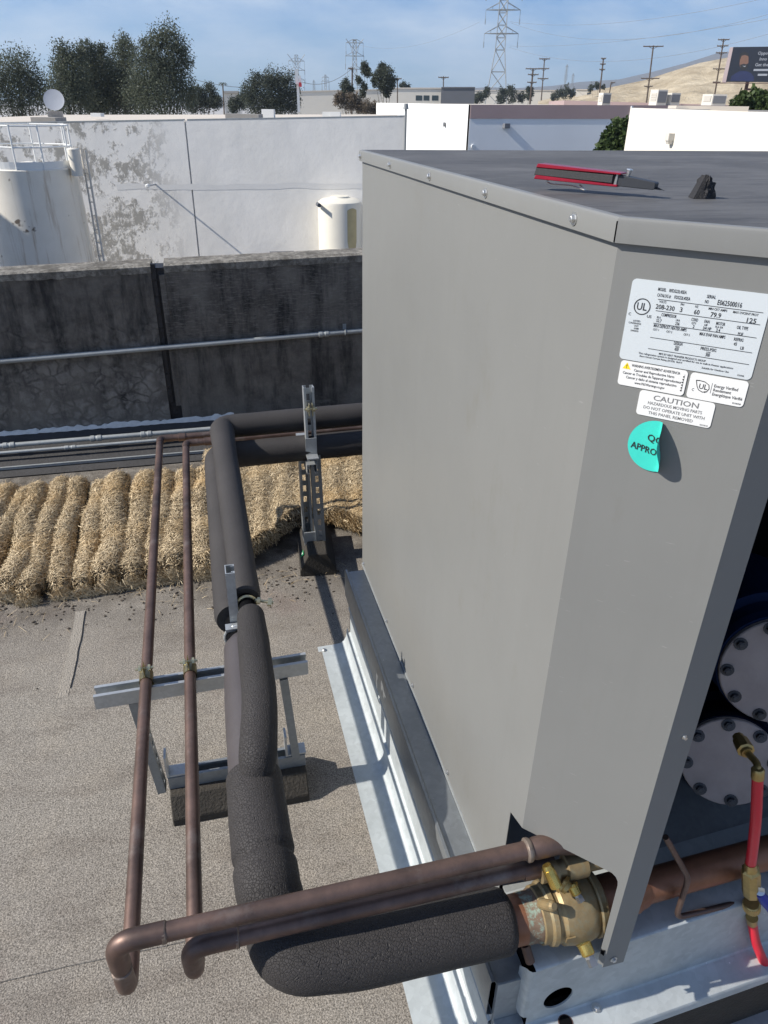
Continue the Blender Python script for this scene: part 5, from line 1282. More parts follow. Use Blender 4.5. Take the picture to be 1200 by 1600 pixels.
b = BM(); v = [b.verts.new(q) for q in ((BX0 + .26, BY0 + .31, z_a - .04), (BX0 + FW, BY0 + .31, zf(BX0 + FW) - .04), (BX0 + FW, yb + 6, z_b + .22), (BX0 + .26, yb, z_b - .02))]; b.faces.new(v); obj('flat_roof', b, M['wall_roof'], wb)
lp_ = pix(790, 197, 1, BY0 - .3)
b = BM(); box(b, (lp_.x - .14, BY0 - .55, lp_.z - .10), (lp_.x + .14, BY0 - .20, lp_.z + .12)); obj('wall_lamp', b, M['acgrey'], wb)
b = BM(); q = far(704, 194.5, hypot(BX0, BY0 + 4)); cyl(b, (BX0 - .12, q.y, q.z), (BX0, q.y, q.z), .12, .10, 10); obj('wall_vent', b, M['acgrey'], wb)
b = BM(); p = far(738, 229, hypot(BX0, BY0)); cyl(b, (BX0 + .25, BY0 - .1, p.z), (BX0 + .25, BY0, p.z), .1, .1, 10); obj('wall_outlet', b, M['whitepaint'], wb)

# nearer cream building at the right
cx = 14.6
def yat(u): d_ = ray(u, 172); return cx * d_.y / d_.x
y0c, y1c = yat(985), yat(1330)
zc0 = far(985, 168.5, hypot(cx, y0c)).z; zc1 = far(1200, 175.5, hypot(cx, yat(1200))).z
ss = (zc1 - zc0) / (yat(1200) - y0c)
cb_ = thing('cream_building', (cx + 8, (y0c + y1c) / 2, -6.5), 'near cream building filling the right edge behind the unit', 'building')
b = BM(); prism(b, [(cx, y0c, -6.5), (cx, y1c, -6.5), (cx, y1c, zc0 + ss * (y1c - y0c)), (cx, y0c, zc0)], (.3, 0, 0)); obj('side_wall', b, M['creampaint'], cb_)
b = BM(); box(b, (cx + .31, y0c - .3, -6.5), (cx + 20, y0c, zc0)); obj('end_wall', b, M['creampaint'], cb_)
b = BM(); v = [b.verts.new(q) for q in ((cx + .3, y0c - .3, zc0 - .05), (cx + 20, y0c - .3, zc0 - .05), (cx + 20, y1c, zc0 - .1), (cx + .3, y1c, zc0 + ss * (y1c - y0c) - .05))]; b.faces.new(v); obj('flat_roof', b, M['wall_roof'], cb_)
d_ = ray(1051, 214); s_ = cx / d_.x; lp_ = CAM + d_ * s_
b = BM(); box(b, (cx - .20, lp_.y - .10, lp_.z - .10), (cx - .002, lp_.y + .10, lp_.z + .10)); prism(b, [(cx - .14, lp_.y - .07, lp_.z - .20), (cx - .002, lp_.y - .07, lp_.z - .20), (cx - .002, lp_.y - .07, lp_.z - .1), (cx - .18, lp_.y - .07, lp_.z - .1)], (0, .14, 0)); obj('wall_lamp', b, M['acbox'], cb_)
b = BM(); a_ = far(1057, 166.5, 30); c_ = far(1150, 167.5, 30); prism(b, [(a_.x, a_.y, zc0 - .1), (c_.x + .5, c_.y, zc0 - .1), (c_.x + .5, c_.y, c_.z + .03), (a_.x, a_.y, a_.z + .03)], (0, .5, 0)); obj('roof_curb', b, M['wall_roof'], cb_)
# long low building behind it, with air handlers on the roof
lb = thing('low_building', (40, 66, -6.5), 'long low building with a rose edge carrying the roof air handlers', 'building')
a_ = bearing(880, 62, 0); c_ = bearing(1230, 62, 0); zt_ = far(1000, 158.5, 62).z
b = BM(); prism(b, [(a_.x, a_.y, -6.5), (c_.x, c_.y, -6.5), (c_.x, c_.y, zt_ - .2), (a_.x, a_.y, zt_)], (3, 9, 0)); obj('wall', b, M['rose'], lb)
def air_handler(u0, um, u1, v0, v1, dist, label):
    A = far(u0, v1, dist); Mm = far(um, v1, dist - .3); B = far(u1, v1, dist); h = far(u0, v0, dist).z - A.z
    t = thing('air_handler', (Mm.x, Mm.y, A.z), label, 'air handler', 'air handlers on the far roofs')
    w = (Mm - A).length; dx_ = V((Mm.x - A.x, Mm.y - A.y, 0)); dy_ = V((B.x - Mm.x, B.y - Mm.y, 0))
    z0 = A.z - .35
    b = BM(); base = [V((A.x, A.y, z0)), V((Mm.x, Mm.y, z0)), V((B.x, B.y, z0)), V((A.x + dy_.x, A.y + dy_.y + .4, z0))]
    prism(b, base, (0, 0, h + .35)); obj('housing', b, M['acbox'], t)
    b = BM(); nrm = V((dy_.y, -dy_.x, 0)).normalized()
    prism(b, [base[1] + dy_ * f + V((0, 0, z)) + nrm * .005 for f, z in ((.06, .30), (.94, .30), (.94, h + .25), (.06, h + .25))], nrm * .02); obj('grille', b, M['acgrey'], t)
    for k in range(5):
        b = BM(); n2_ = V((dx_.y, -dx_.x, 0)).normalized(); z = .42 + k * (h * .14)
        prism(b, [base[0] + dx_ * f + V((0, 0, z + q)) + n2_ * .004 for f, q in ((.15, 0), (.85, 0), (.85, .05), (.15, .05))], n2_ * .03); obj('louvre', b, M['acbox'], t)
air_handler(934, 941, 953.5, 145, 160, 55, 'single air handler on the roof band, leftmost by the tall pole')
air_handler(1014, 1026, 1041, 140, 159, 60, 'larger of the two air handlers standing side by side')
air_handler(1040, 1048, 1062, 145, 158.5, 60.5, 'smaller of the two air handlers standing side by side')
air_handler(1096, 1112, 1134, 147, 160, 60, 'wide low air handler with a dark lid under the leaning pole')

# ------------------------------------------------------------------ far things: hill, mountains, sheds
def ridge(name, pts, dist, m, back, base_v=176, lump=0.0, rows=1):
    b = BM(); tops = []; bots = []; backs = []
    P = []
    for (u0, v0), (u1, v1) in zip(pts[:-1], pts[1:]):
        k = max(2, int(abs(u1 - u0) / 12))
        for i in range(k): P.append((u0 + (u1 - u0) * i / k, v0 + (v1 - v0) * i / k))
    P.append(pts[-1]); G = []
    for i, (u, v) in enumerate(P):
        t = far(u, v, dist * 1.0); col = []
        nr = 10
        for j in range(nr + 1):
            f = j / nr; near = bearing(u, dist * (1 - back * (1 - f)), -6.5)
            z = -6.5 + (t.z + 6.5) * (f ** .85) + (lump * noise.noise(V((u * .05, f * 5, 1))) * sin(pi * f) if lump else 0)
            dd_ = dist * (1 - back * (1 - f)); q = bearing(u, dd_, z); col.append(b.verts.new(q))
        q = bearing(u, dist * 1.35, -6.5); col.append(b.verts.new(q)); G.append(col)
    for i in range(len(G) - 1):
        for j in range(len(G[0]) - 1): b.faces.new((G[i][j], G[i + 1][j], G[i + 1][j + 1], G[i][j + 1]))
    bmesh.ops.recalc_face_normals(b, faces=b.faces); return struct(obj(name, b, m, None, 179))
ridge('hill', [(840, 158), (870, 151), (905, 145), (950, 136), (1000, 125), (1040, 111), (1080, 98), (1120, 90), (1160, 84), (1210, 77), (1280, 72), (1400, 80)], 300, M['hill'], .35, lump=2.0)
ridge('mountains', [(-80, 158), (300, 154), (500, 150), (650, 144), (760, 136), (800, 138), (860, 134), (900, 128), (960, 124), (1010, 112), (1060, 98), (1100, 84), (1140, 78), (1190, 82), (1240, 70), (1330, 74), (1500, 110)], 3000, M['mount'], .4, lump=18)
def shed(name, label, u0, u1, v0, v1, dist, m, depth=18, windows=None, roofm='wall_roof', slope=0.0):
    A, B = bearing(u0, dist, -6.5), bearing(u1, dist, -6.5); zt_ = far((u0 + u1) / 2, v0, dist).z; d_ = (B - A).normalized(); nb = V((-d_.y, d_.x, 0))
    t = thing(name, tuple(A.lerp(B, .5) + nb * depth / 2), label, 'building', 'pale sheds on the skyline')
    zl_ = far(u0, v0 + slope, dist).z; zr_ = far(u1, v0 - slope, dist).z
    b = BM(); prism(b, [A, B, V((B.x, B.y, zr_)), V((A.x, A.y, zl_))], nb * depth); obj('wall', b, M[m], t)
    b = BM(); prism(b, [A - nb * .2 + V((0, 0, 6.5 + zl_ + .02)), B - nb * .2 + V((0, 0, 6.5 + zr_ + .02)), B - nb * .2 + V((0, 0, 6.5 + zr_ + .3)), A - nb * .2 + V((0, 0, 6.5 + zl_ + .3))], nb * (depth + .4)); obj('roof', b, M[roofm], t)
    for (wu0, wu1, wv0, wv1) in windows or []:
        a_, c_ = bearing(wu0, dist, 0), bearing(wu1, dist, 0); z0 = far(wu0, wv1, dist).z; z1 = far(wu0, wv0, dist).z; b = BM()
        f0, f1 = (a_ - A).dot(d_), (c_ - A).dot(d_)
        prism(b, [A + d_ * f0 - nb * .04 + V((0, 0, z0 + 6.5)), A + d_ * f1 - nb * .04 + V((0, 0, z0 + 6.5)), A + d_ * f1 - nb * .04 + V((0, 0, z1 + 6.5)), A + d_ * f0 - nb * .04 + V((0, 0, z1 + 6.5))], nb * .03); obj('window', b, M['glassdark'], t)
    return t
shed('shed', 'pale shed with three dark windows in the middle of the skyline', 595, 688, 139, 158, 210, 'farwall', windows=[(649, 659, 149, 157), (661, 670, 149, 157), (674, 684, 149, 157)])
shed('shed', 'dark grey shed beside the pale windowed one', 688, 740, 138, 158, 205, 'fardark', roofm='fardark')
shed('shed', 'low white shed behind the bare brush, left of the tall pylon tree', 466, 640, 142, 170, 240, 'farwall', 30, slope=2.0)
shed('shed', 'far white shed seen under the tall pylon', 735, 866, 142, 156, 330, 'farwall', 30)
shed('shed', 'small white shed between the trees on the left', 352, 376, 146, 172, 120, 'farwall', 6)
shed('shed', 'tiny white shed at the foot of the hill', 896, 914, 141, 152, 290, 'farwall', 6)

# ------------------------------------------------------------------ trees
def leaf_cloud(blobs, n, size, seed):
    rnd = random.Random(seed); b = BM(); tot = sum(r ** 2 for _, r, _ in blobs)
    for c_, r, sq in blobs:
        k = int(n * r ** 2 / tot)
        sub = [V((rnd.gauss(0, 1), rnd.gauss(0, 1), rnd.gauss(0, 1))).normalized() * rnd.random() ** .45 for _ in range(max(6, k // 26))]
        for i in range(k):
            s = rnd.choice(sub); p = s * r + V((rnd.gauss(0, 1), rnd.gauss(0, 1), rnd.gauss(0, 1))) * r * .20
            p = c_ + V((p.x, p.y, p.z * sq)); a_ = V((rnd.gauss(0, 1), rnd.gauss(0, 1), rnd.gauss(0, .9) - .5)).normalized(); w_ = a_.cross(V((rnd.gauss(0, 1), rnd.gauss(0, 1), rnd.gauss(0, 1)))).normalized()
            l = size * rnd.uniform(.6, 1.5); wd = l * .34
            b.faces.new([b.verts.new(q) for q in (p, p + a_ * l * .5 + w_ * wd, p + a_ * l, p + a_ * l * .5 - w_ * wd)])
    return b
def tree(label, dist, crown, m='leaf', n=5200, base=-6.5, trunk_u=None, size=None, group='trees along the skyline', seed=1, name='tree', sq=1.15, tr=.20, fat=1.0):
    """crown: list of (u, v, radius in photo pixels) lobes"""
    blobs = []
    rnd = random.Random(seed)
    k = dist / 1294.0
    for (u, v, r) in crown:
        r *= fat; p = far(u, v, dist + rnd.uniform(-1, 1) * r * k * .5); blobs.append((p, r * k, sq))
    us = [c[0] for c in crown]; tu = trunk_u if trunk_u is not None else sum(us) / len(us)
    foot = bearing(tu, dist, base)
    t = thing(name, tuple(foot), label, 'tree', group)
    b = BM(); zmax = max(p.z for p, _, _ in blobs); top = bearing(tu, dist, base + (zmax - base) * .72); pts = densify([foot, foot.lerp(top, .5) + V((.3, 0, 0)) * k * 6, top], (zmax - base) / 8)
    tube(b, pts, [tr * (1 - .75 * i / (len(pts) - 1)) for i in range(len(pts))], 8)
    for p, r, _ in blobs:
        st = foot.lerp(top, rnd.uniform(.35, .8)); md = st.lerp(p, .55) + V((0, 0, -r * .3)); tube(b, [st, md, p], [tr * .35, tr * .24, tr * .08], 6, False)
    obj('trunk', b, M['bark'], t)
    obj('crown', leaf_cloud(blobs, int(n * 2.6), size or max(.12, k * 1.9), seed), M[m], t, kind='stuff')
    return t
tree('dark eucalyptus at the far left edge behind the satellite dish', 72, [(2, 118, 20), (30, 105, 21), (12, 140, 26), (45, 118, 18), (52, 142, 24), (30, 152, 26), (64, 150, 16), (-14, 140, 24)], n=7000, seed=11, fat=1.14)
tree('leftmost tree of the tall eucalyptus row, with a leaning crown', 70, [(98, 82, 13), (112, 95, 15), (96, 106, 14), (112, 122, 22), (100, 148, 22), (124, 150, 20), (128, 84, 9), (86, 160, 16)], n=6800, seed=12, fat=1.14)
tree('narrow dark tree in the eucalyptus row, next to the leftmost', 73, [(134, 78, 11), (140, 98, 15), (137, 122, 18), (142, 148, 22), (150, 160, 16)], 'leaf', n=5200, seed=13, fat=1.14)
tree('spiky topped tree in the middle of the eucalyptus row', 75, [(156, 76, 8), (164, 92, 12), (162, 114, 17), (166, 142, 22), (176, 158, 18)], n=5200, seed=14, fat=1.14)
tree('round topped tree left of the tallest in the eucalyptus row', 73, [(192, 70, 12), (200, 84, 15), (188, 98, 16), (202, 118, 21), (192, 146, 24), (214, 152, 22), (178, 130, 15)], n=6800, seed=15, fat=1.14)
tree('tallest tree at the right end of the eucalyptus row', 68, [(262, 56, 16), (246, 66, 15), (278, 74, 16), (226, 78, 13), (252, 92, 25), (286, 96, 13), (238, 118, 26), (272, 124, 24), (254, 150, 30), (288, 146, 18), (224, 148, 24)], n=11000, seed=16, fat=1.14)
tree('low dark tree just right of the eucalyptus row', 95, [(308, 148, 10), (328, 142, 10), (318, 158, 14), (336, 156, 11), (300, 160, 12)], 'leaf_dark', n=3600, seed=17)
tree('low tree partly hiding the tiny white shed', 110, [(366, 164, 9), (378, 158, 9)], 'leaf_dark', n=1500, seed=18)
tree('bushy round dark tree left of the white pole sign', 92, [(400, 128, 13), (424, 124, 15), (446, 126, 14), (388, 146, 14), (414, 146, 20), (442, 148, 19), (460, 146, 11), (400, 164, 16), (432, 166, 18), (458, 164, 12)], 'leaf_dark', n=9000, seed=19)
tree('thin young tree with split tufts beside the double pole', 105, [(570, 106, 7), (575, 112, 6), (560, 124, 5), (568, 136, 6), (566, 146, 5)], 'leaf_dark', n=1600, seed=20, trunk_u=568, tr=.10)
tree('small round tree on the left of the split-tufted one', 110, [(540, 134, 8), (546, 142, 7), (538, 146, 5)], 'leaf_dark', n=1500, seed=21, tr=.10)
tree('open crowned dark tree standing alone in the middle', 100, [(596, 106, 7), (590, 118, 8), (604, 116, 10), (612, 128, 8), (598, 132, 9), (586, 127, 6), (604, 142, 8)], 'leaf_dark', n=3400, seed=22, trunk_u=604, tr=.12)
tree('bare brown brush in front of the low white shed', 100, [(530, 156, 9), (545, 160, 10), (560, 164, 11), (575, 168, 9), (586, 170, 8), (530, 150, 6), (552, 152, 7)], 'leaf_dry', n=3600, seed=23, name='brush', tr=.06)
tree('tiny far tree beside the pole in the middle', 230, [(630, 133, 5), (637, 136, 4)], 'leaf_dark', n=500, seed=24)
tree('small tree below the left leg of the tall pylon', 250, [(752, 150, 7), (760, 144, 6), (745, 154, 6)], 'leaf_dark', n=900, seed=25)
tree('pair-crowned dark tree right of the tall pylon', 250, [(785, 146, 8), (797, 140, 7), (800, 150, 8), (782, 154, 7)], 'leaf_dark', n=1200, seed=26)
tree('small dark tree wrapped round the pole right of the pylon', 250, [(827, 140, 5), (828, 148, 6), (815, 152, 6)], 'leaf_dark', n=900, seed=27)
tree('dark tree where the hill begins', 270, [(873, 145, 7), (884, 143, 7), (893, 146, 6), (864, 152, 5)], 'leaf_dark', n=1000, seed=28)
tree('thin dark tree at the top of the hill foot, left of the short pole', 280, [(924, 137, 4), (934, 134, 4), (942, 136, 3)], 'leaf_dark', n=500, seed=29)
tree('leafy green bush growing between the grey and the cream building', 34, [(966, 212, 17), (952, 222, 13), (975, 200, 12), (962, 236, 18), (980, 232, 16), (945, 236, 10)], 'leaf_green', n=3000, seed=30, size=.17, tr=.06)
tree('green shrub top in front of the billboard foot', 40, [(1160, 158, 9), (1178, 152, 9), (1195, 154, 9), (1170, 164, 9), (1150, 166, 7), (1190, 166, 9), (1206, 160, 10)], 'leaf_green', n=2600, seed=31, size=.16, tr=.04)
t = thing('palm_tree', tuple(bearing(348, 160, -6.5)), 'small far palm between the low trees', 'tree', 'trees along the skyline')
b = BM(); top = far(348, 131, 160); cyl(b, bearing(348, 160, -6.5), top, .16, .12, 8); obj('trunk', b, M['bark'], t)
b = BM()
for k in range(22):
    a_ = 2 * pi * k / 22; el = .5 * ((k * 7) % 5) / 4 - .1; dr_ = V((cos(a_) * cos(el), sin(a_) * cos(el), sin(el))); s_ = V((-sin(a_), cos(a_), 0)) * .10
    m1 = top + dr_ * .6; e1 = top + dr_ * 1.1 - V((0, 0, .45)); v = [b.verts.new(q) for q in (top - s_ * .3, top + s_ * .3, m1 + s_, m1 - s_, e1)]; b.faces.new(v[:4]); b.faces.new((v[3], v[2], v[4]))
obj('crown', b, M['leaf_dark'], t, kind='stuff')

# ------------------------------------------------------------------ pylons, poles, sign, billboard, wires
def bar(b, p, q, r): cyl(b, p, q, r, r, 4)
def pylon(label, u, vtop, dist, w_base, w_waist, arms, v_waist, vbase=158, horns=False, thick=.10):
    foot = bearing(u, dist, -6.5); zt_ = far(u, vtop, dist).z; zw = far(u, v_waist, dist).z; k = dist / 1294
    t = thing('pylon', tuple(foot), label, 'pylon', 'lattice pylons of the power line')
    ex = V((foot.y, -foot.x, 0)).normalized(); ey = V((foot.x, foot.y, 0)).normalized()
    wb_, ww = w_base * k / 2, w_waist * k / 2
    def cor(z, sx, sy):
        w = wb_ + (ww - wb_) * min(1, (z + 6.5) / (zw + 6.5)) if z < zw else ww * (1 - .25 * (z - zw) / max(1, zt_ - zw))
        return V((foot.x, foot.y, z)) + ex * (sx * w) + ey * (sy * w)
    b = BM(); zs = [-6.5 + (zw + 6.5) * i / 4 for i in range(4)]; z = zw; step = max(ww * 2.2, (zt_ - zw) / 14)
    while z < zt_: zs.append(z); z += step
    zs.append(zt_)
    for sx, sy in ((-1, -1), (1, -1), (1, 1), (-1, 1)):
        for z0, z1 in zip(zs[:-1], zs[1:]): bar(b, cor(z0, sx, sy), cor(z1, sx, sy), thick)
    for z0, z1 in zip(zs[:-1], zs[1:]):
        for (s0, s1) in (((-1, -1), (1, -1)), ((1, -1), (1, 1)), ((1, 1), (-1, 1)), ((-1, 1), (-1, -1))):
            bar(b, cor(z0, *s0), cor(z1, *s1), thick * .6); bar(b, cor(z0, *s1), cor(z1, *s0), thick * .6); bar(b, cor(z1, *s0), cor(z1, *s1), thick * .6)
    obj('lattice_body', b, M['lattice'], t)
    for v_, hw in arms:
        za = far(u, v_, dist).z; b = BM(); L_ = hw * k
        for sgn in (-1, 1):
            tip = V((foot.x, foot.y, za)) + ex * (sgn * L_); 
            for sy in (-1, 1): bar(b, cor(za, sgn, sy), tip, thick * .8); bar(b, cor(za + L_ * .35, sgn, sy), tip, thick * .6)
            mid_ = cor(za, sgn, 1).lerp(tip, .5); bar(b, mid_, cor(za + L_ * .35, sgn, 1).lerp(tip, .5), thick * .5)
        bar(b, cor(za, -1, -1), cor(za, 1, -1), thick); bar(b, cor(za, -1, 1), cor(za, 1, 1), thick); obj('cross_arm', b, M['lattice'], t)
        for sgn in (-1, 1):
            b = BM(); tip = V((foot.x, foot.y, za)) + ex * (sgn * L_); bar(b, tip, tip - V((0, 0, 18 * k)), thick * .55)
            for q in range(5): cyl(b, tip - V((0, 0, (11 + q * 1.4) * k)), tip - V((0, 0, (11.5 + q * 1.4) * k)), thick * 1.6, thick * 1.6, 6)
            obj('insulator', b, M['lattice'], t)
    if horns:
        b = BM(); c_ = V((foot.x, foot.y, zt_ - 12 * k))
        for sgn in (-1, 1): bar(b, c_ + ex * sgn * 2 * k, V((foot.x, foot.y, zt_ + 1 * k)) + ex * sgn * 13 * k, thick * 1.1); bar(b, V((foot.x, foot.y, zt_ - 4 * k)) + ex * sgn * 7 * k, c_ + ex * sgn * 4 * k + V((0, 0, -5 * k)), thick * .6)
        obj('earth_wire_horn', b, M['lattice'], t)
    return t
pylon('tall lattice pylon whose top leaves the frame', 774, -48, 300, 44, 14, [(-22, 26), (15.5, 25), (52.5, 25)], 78, thick=.13)
pylon('middle lattice pylon with a forked top', 554.5, 62, 520, 16, 7, [(67, 13), (87.5, 14), (108, 11)], 120, horns=True, thick=.17)
pylon('lattice pylon with a forked top behind the white pole sign', 466, 86, 600, 12, 6, [(95.5, 12), (110, 12), (125, 11)], 124, horns=True, thick=.17)
pylon('tiny faint pylon on the horizon, right of the pole sign', 509.5, 117, 900, 7, 3, [(121, 5), (127, 6)], 135, thick=.20)
pylon('faint far lattice mast left of the hill foot', 878, 101, 800, 3, 2, [(104, 2)], 130, thick=.16)
pylon('faintest short lattice mast next to the taller one by the hill', 889, 115, 850, 3, 2, [(118, 2)], 135, thick=.16)
pylon('tiny slim mast between the pole sign and the faint pylon', 491.5, 125, 900, 4, 2, [(128, 2)], 140, thick=.16)
def pole(label, u0, v0, u1, v1, dist, arms, w=2.2, double=None):
    top = far(u0, v0, dist); foot = far(u1, v1, dist); dirn = (foot - top); s = (top.z + 6.5) / max(.1, top.z - foot.z); foot = top + dirn * s
    k = dist / 1294; ex = V((foot.y, -foot.x, 0)).normalized(); t = thing('utility_pole', tuple(foot), label, 'utility pole', 'wooden utility poles')
    b = BM(); cyl(b, foot, top, w * k * .62, w * k * .45, 8); obj('shaft', b, M['pole'], t)
    for v_, hw, off in arms:
        f = (v_ - v0) / (v1 - v0); c_ = top.lerp(far(u1, v1, dist), f); ey = V((foot.x, foot.y, 0)).normalized() * -(w * k * .5)
        b = BM(); mt = Matrix.Translation(c_ + ex * off * k + ey); p0 = c_ + ex * (off - hw) * k + ey; p1_ = c_ + ex * (off + hw) * k + ey
        cyl(b, p0, p1_, .7 * k, .7 * k, 4); cyl(b, c_ + V((0, 0, -3 * k)), p0.lerp(p1_, .25), .3 * k, .3 * k, 4); cyl(b, c_ + V((0, 0, -3 * k)), p0.lerp(p1_, .75), .3 * k, .3 * k, 4); obj('cross_arm', b, M['pole'], t)
        for f2 in (.03, .3, .7, .97):
            b = BM(); q = p0.lerp(p1_, f2); cyl(b, q, q + V((0, 0, 1.6 * k)), .45 * k, .3 * k, 6); obj('insulator', b, M['lattice'], t)
    return t
pole('tall brown utility pole with a wide top arm and two lower ones', 1021, 71, 1011, 153, 150, [(72.5, 14, 0), (122, 13, 1), (134.5, 6, 0)])
pole('tall leaning utility pole with five arms beside the billboard', 1131, 60.5, 1117, 146, 130, [(62, 7.5, 0), (71.5, 7.5, 0), (82, 7.5, 0), (107, 8, 0), (128, 5, 0)], 2.0)
pole('dark utility pole with three short arms over the hill foot', 943, 91, 937, 144, 220, [(91.5, 3.6, 0), (100, 4, 0), (108.5, 4, 0)], 2.2)
pole('thick dark utility pole with two arms right of the tall pylon', 833, 107, 829, 152, 230, [(107.5, 11, 0), (116.5, 8, 1), (128.5, 7, 0)], 2.8)
pole('slim double-armed pole behind the thick dark one', 851, 91, 846, 152, 300, [(92, 8, 0), (107, 8, 0), (122.5, 8, 0)], 1.8)
pole('lone utility pole among the sheds, in the middle', 693, 119, 692.5, 150, 220, [(121, 8, 0)], 1.8)
pole('utility pole next to the open crowned tree', 621, 121, 621, 158, 180, [(123, 6.5, 0)], 1.8)
pole('pole standing in front of the middle forked pylon', 550.5, 105, 550, 150, 130, [(107, 4, -2)], 2.6)
pole('short pole with one lamp arm left of the single air handler', 955, 128, 952, 148, 160, [(129, 3, 3)], 1.8)
sg = thing('pole_sign', tuple(bearing(465.5, 84, -6.5)), 'tall narrow white pole sign with a red lower corner', 'sign')
def upr(u0, u1, v0, v1, dist, m, nm, thick=.5):
    a_, c_ = far(u0, v1, dist), far(u1, v1, dist); z1 = far(u0, v0, dist).z; b = BM(); nb = V((a_.x, a_.y, 0)).normalized() * thick
    prism(b, [V((a_.x, a_.y, a_.z)), V((c_.x, c_.y, a_.z)), V((c_.x, c_.y, z1)), V((a_.x, a_.y, z1))], nb); return obj(nm, b, m, sg)
upr(461.5, 466.5, 108, 131, 84, M['whitepaint'], 'sign_face'); upr(466.8, 470.5, 118, 128, 84, M['whitepaint'], 'side_face'); upr(467, 471.5, 129, 135.5, 83.7, flat('red_sign_panel', (.55, .05, .06), .6), 'red_panel')
upr(465, 469, 131.5, 175, 84.4, M['whitepaint'], 'sign_post')
# billboard: the board faces the camera's left; printed portrait and lettering
BD = 120.0
tl_, tr2 = far(1146, 73.5, BD), far(1262, 71, BD); bl_ = far(1139, 128, BD)
exb = V((tr2.x - tl_.x, tr2.y - tl_.y, 0)).normalized(); hb_ = tl_.z - bl_.z; wbd = 9.6
O = V((tl_.x, tl_.y, bl_.z)); nbd = V((exb.y, -exb.x, 0))
bb = thing('billboard', (O.x + exb.x * wbd / 2, O.y + exb.y * wbd / 2, -6.5), 'dark billboard with a smiling bearded man and pale lettering, on a rusty column', 'billboard')
def bp(x, z, out=0.0): return O + exb * x + V((0, 0, z)) + nbd * out
b = BM(); prism(b, [bp(0, 0), bp(wbd, 0), bp(wbd, hb_), bp(0, hb_)], nbd * -.35); obj('board', b, M['boardprint'], bb)
b = BM(); prism(b, [bp(-.02, -.1), bp(-.02, hb_), bp(-.42, hb_ - .05), bp(-.50, 0)], nbd * -1.6); obj('board_edge', b, M['boardback'], bb)
sc_ = BD / 1294.0 / 1.0
def bpx(u, v): d_ = ray(u, v); t_ = (O - CAM).dot(nbd) / d_.dot(nbd); q = CAM + d_ * t_ - O; return q.dot(exb), q.z
def blob(pts, m, nm, out):
    b = BM(); b.faces.new([b.verts.new(bp(*bpx(u, v), out)) for u, v in pts]); return obj(nm, b, m, pb)
b = BM(); z0_ = .04; prism(b, [bp(.05, .05, .004), bp(wbd - .05, .05, .004), bp(wbd - .05, hb_ - .05, .004), bp(.05, hb_ - .05, .004)], nbd * .01); pb = obj('printed_sheet', b, M['boardprint'], bb)
blob([(1141, 126.5), (1143, 119), (1150, 114), (1156, 111), (1166, 111), (1173, 114), (1178, 120), (1178, 127)], M['shirt'], 'printed_shirt', .020)
blob([(1155.5, 100), (1156.5, 90), (1160, 84.5), (1166, 84), (1169.5, 88), (1169.5, 97), (1167.5, 104), (1164, 108), (1159.5, 108), (1156.5, 105)], M['skin'], 'printed_face', .024)
blob([(1155, 96), (1155, 88), (1158, 83), (1164, 81), (1169, 83), (1170.5, 90), (1168.5, 87.5), (1164, 86), (1159, 87), (1157, 92)], M['ink'], 'printed_hair', .028)
blob([(1156.5, 101), (1159, 100.5), (1162, 99.5), (1166, 100.5), (1169, 99), (1168, 105), (1164, 109), (1159.5, 109), (1157, 106)], M['ink'], 'printed_beard', .028)
blob([(1160, 102.6), (1163, 103.2), (1166, 102.6), (1163.5, 104.6)], M['boardink'], 'printed_smile', .032)
b = BM(); BMx = Matrix((exb, V((0, 0, 1)), nbd)).transposed().to_4x4(); BMx.translation = O
for body, u, v, h in (('Oppo', 1184, 85.5, 5), ('Inno', 1186.5, 94.5, 5), ('Get the', 1179.5, 103.5, 5)):
    x, z = bpx(u, v); x2, z2 = bpx(u, v - h); text_into(b, body, x, z, (z2 - z), None, BMx, 'L', .022)
obj('lettering', b, M['boardink'], pb)
b = BM()
for u0, u1, v in ((1177.5, 1212, 109.5), (1184, 1199, 117)):
    x0, z0 = bpx(u0, v); x1, _ = bpx(u1, v); b.faces.new([b.verts.new(bp(*q, .022)) for q in ((x0, z0 - .1), (x1, z0 - .1), (x1, z0 + .12), (x0, z0 + .12))])
obj('text_bar', b, M['boardink'], pb)
b = BM(); q = far(1170, 138, BD + 1); cyl(b, (bp(2.6, 0, -.8).x, bp(2.6, 0, -.8).y, -6.5), bp(2.6, .2, -.8), .22, .22, 10); obj('column', b, M['steelbrown'], bb)
b = BM(); prism(b, [bp(-1.6, -.18, .02), bp(wbd, -.18, .02), bp(wbd, -.10, .02), bp(-1.6, -.10, .02)], nbd * .7)
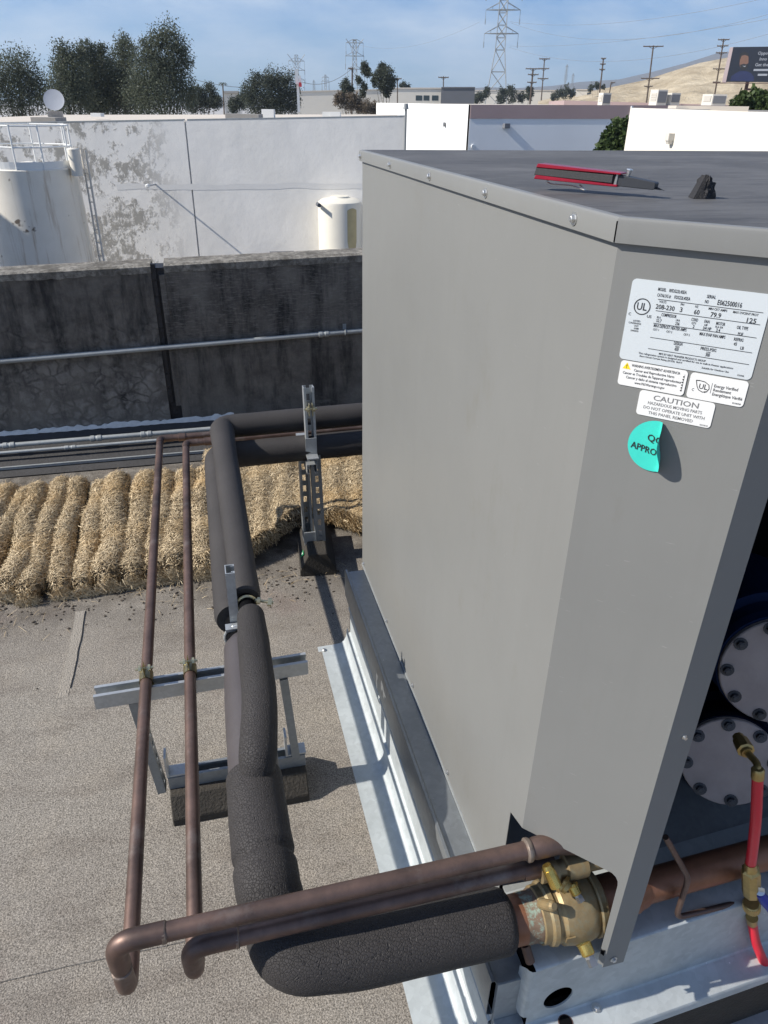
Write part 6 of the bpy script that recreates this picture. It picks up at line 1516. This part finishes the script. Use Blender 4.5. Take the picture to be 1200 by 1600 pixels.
prism(b, [bp(2.6, -.95, -.7), bp(4.3, -.95, -.7), bp(4.3, -.70, -.7), bp(2.6, -.70, -.7)], nbd * .3); prism(b, [bp(4.1, -1.9, -.7), bp(4.3, -1.9, -.7), bp(4.3, -.7, -.7), bp(4.1, -.7, -.7)], nbd * .3); obj('catwalk', b, M['steelbrown'], bb)
def wire(pts, sag, r, label):
    b = BM(); P = []
    for p, q in zip(pts[:-1], pts[1:]):
        for i in range(24): f = i / 24; P.append(p.lerp(q, f) - V((0, 0, 4 * sag * f * (1 - f))))
    P.append(pts[-1]); tube(b, P, r, 5); tag(obj('power_line', b, M['wire'], None, 60), label, 'power line', 'power lines across the sky')
wire([far(797, 34, 300), far(1260, -18, 200)], 3.0, .035, 'uppermost power line running right from the tall pylon')
wire([far(799, 36, 300), far(1290, -5, 200)], 6.0, .035, 'second power line from the top, right of the tall pylon')
wire([far(797, 72, 300), far(1290, 12, 200)], 2.0, .035, 'third power line down, leaving the lower arm of the tall pylon')
wire([far(796, 74, 300), far(1300, 22, 200)], 6.0, .035, 'lowest power line passing behind the billboard pole')
wire([far(750, 34, 300), far(560, 70, 420)], 4.0, .035, 'power line sloping left from the upper arm of the tall pylon')
wire([far(296, 122, 130), far(472, 128, 130), far(550, 107, 130)], 1.0, .035, 'thin wire running left from the pole by the middle pylon')

# ------------------------------------------------------------------ haze
USE_HAZE = True
if USE_HAZE:
    b = BM(); box(b, (-2600, -500, -7.6), (3900, 4600, 262)); hz = obj('haze', b, None); hz['kind'] = 'stuff'; hz['label'] = 'thin blue haze over the far distance'
    hm = bpy.data.materials.new('haze_air'); hm.use_nodes = True; ht = hm.node_tree; ht.nodes.remove(ht.nodes['Principled BSDF'])
    pv = ht.nodes.new('ShaderNodeVolumePrincipled'); pv.inputs['Color'].default_value = (0.72, 0.85, 1.0, 1); pv.inputs['Density'].default_value = .00024; pv.inputs['Anisotropy'].default_value = .2
    ht.links.new(pv.outputs[0], ht.nodes['Material Output'].inputs['Volume']); hz.data.materials.append(hm)
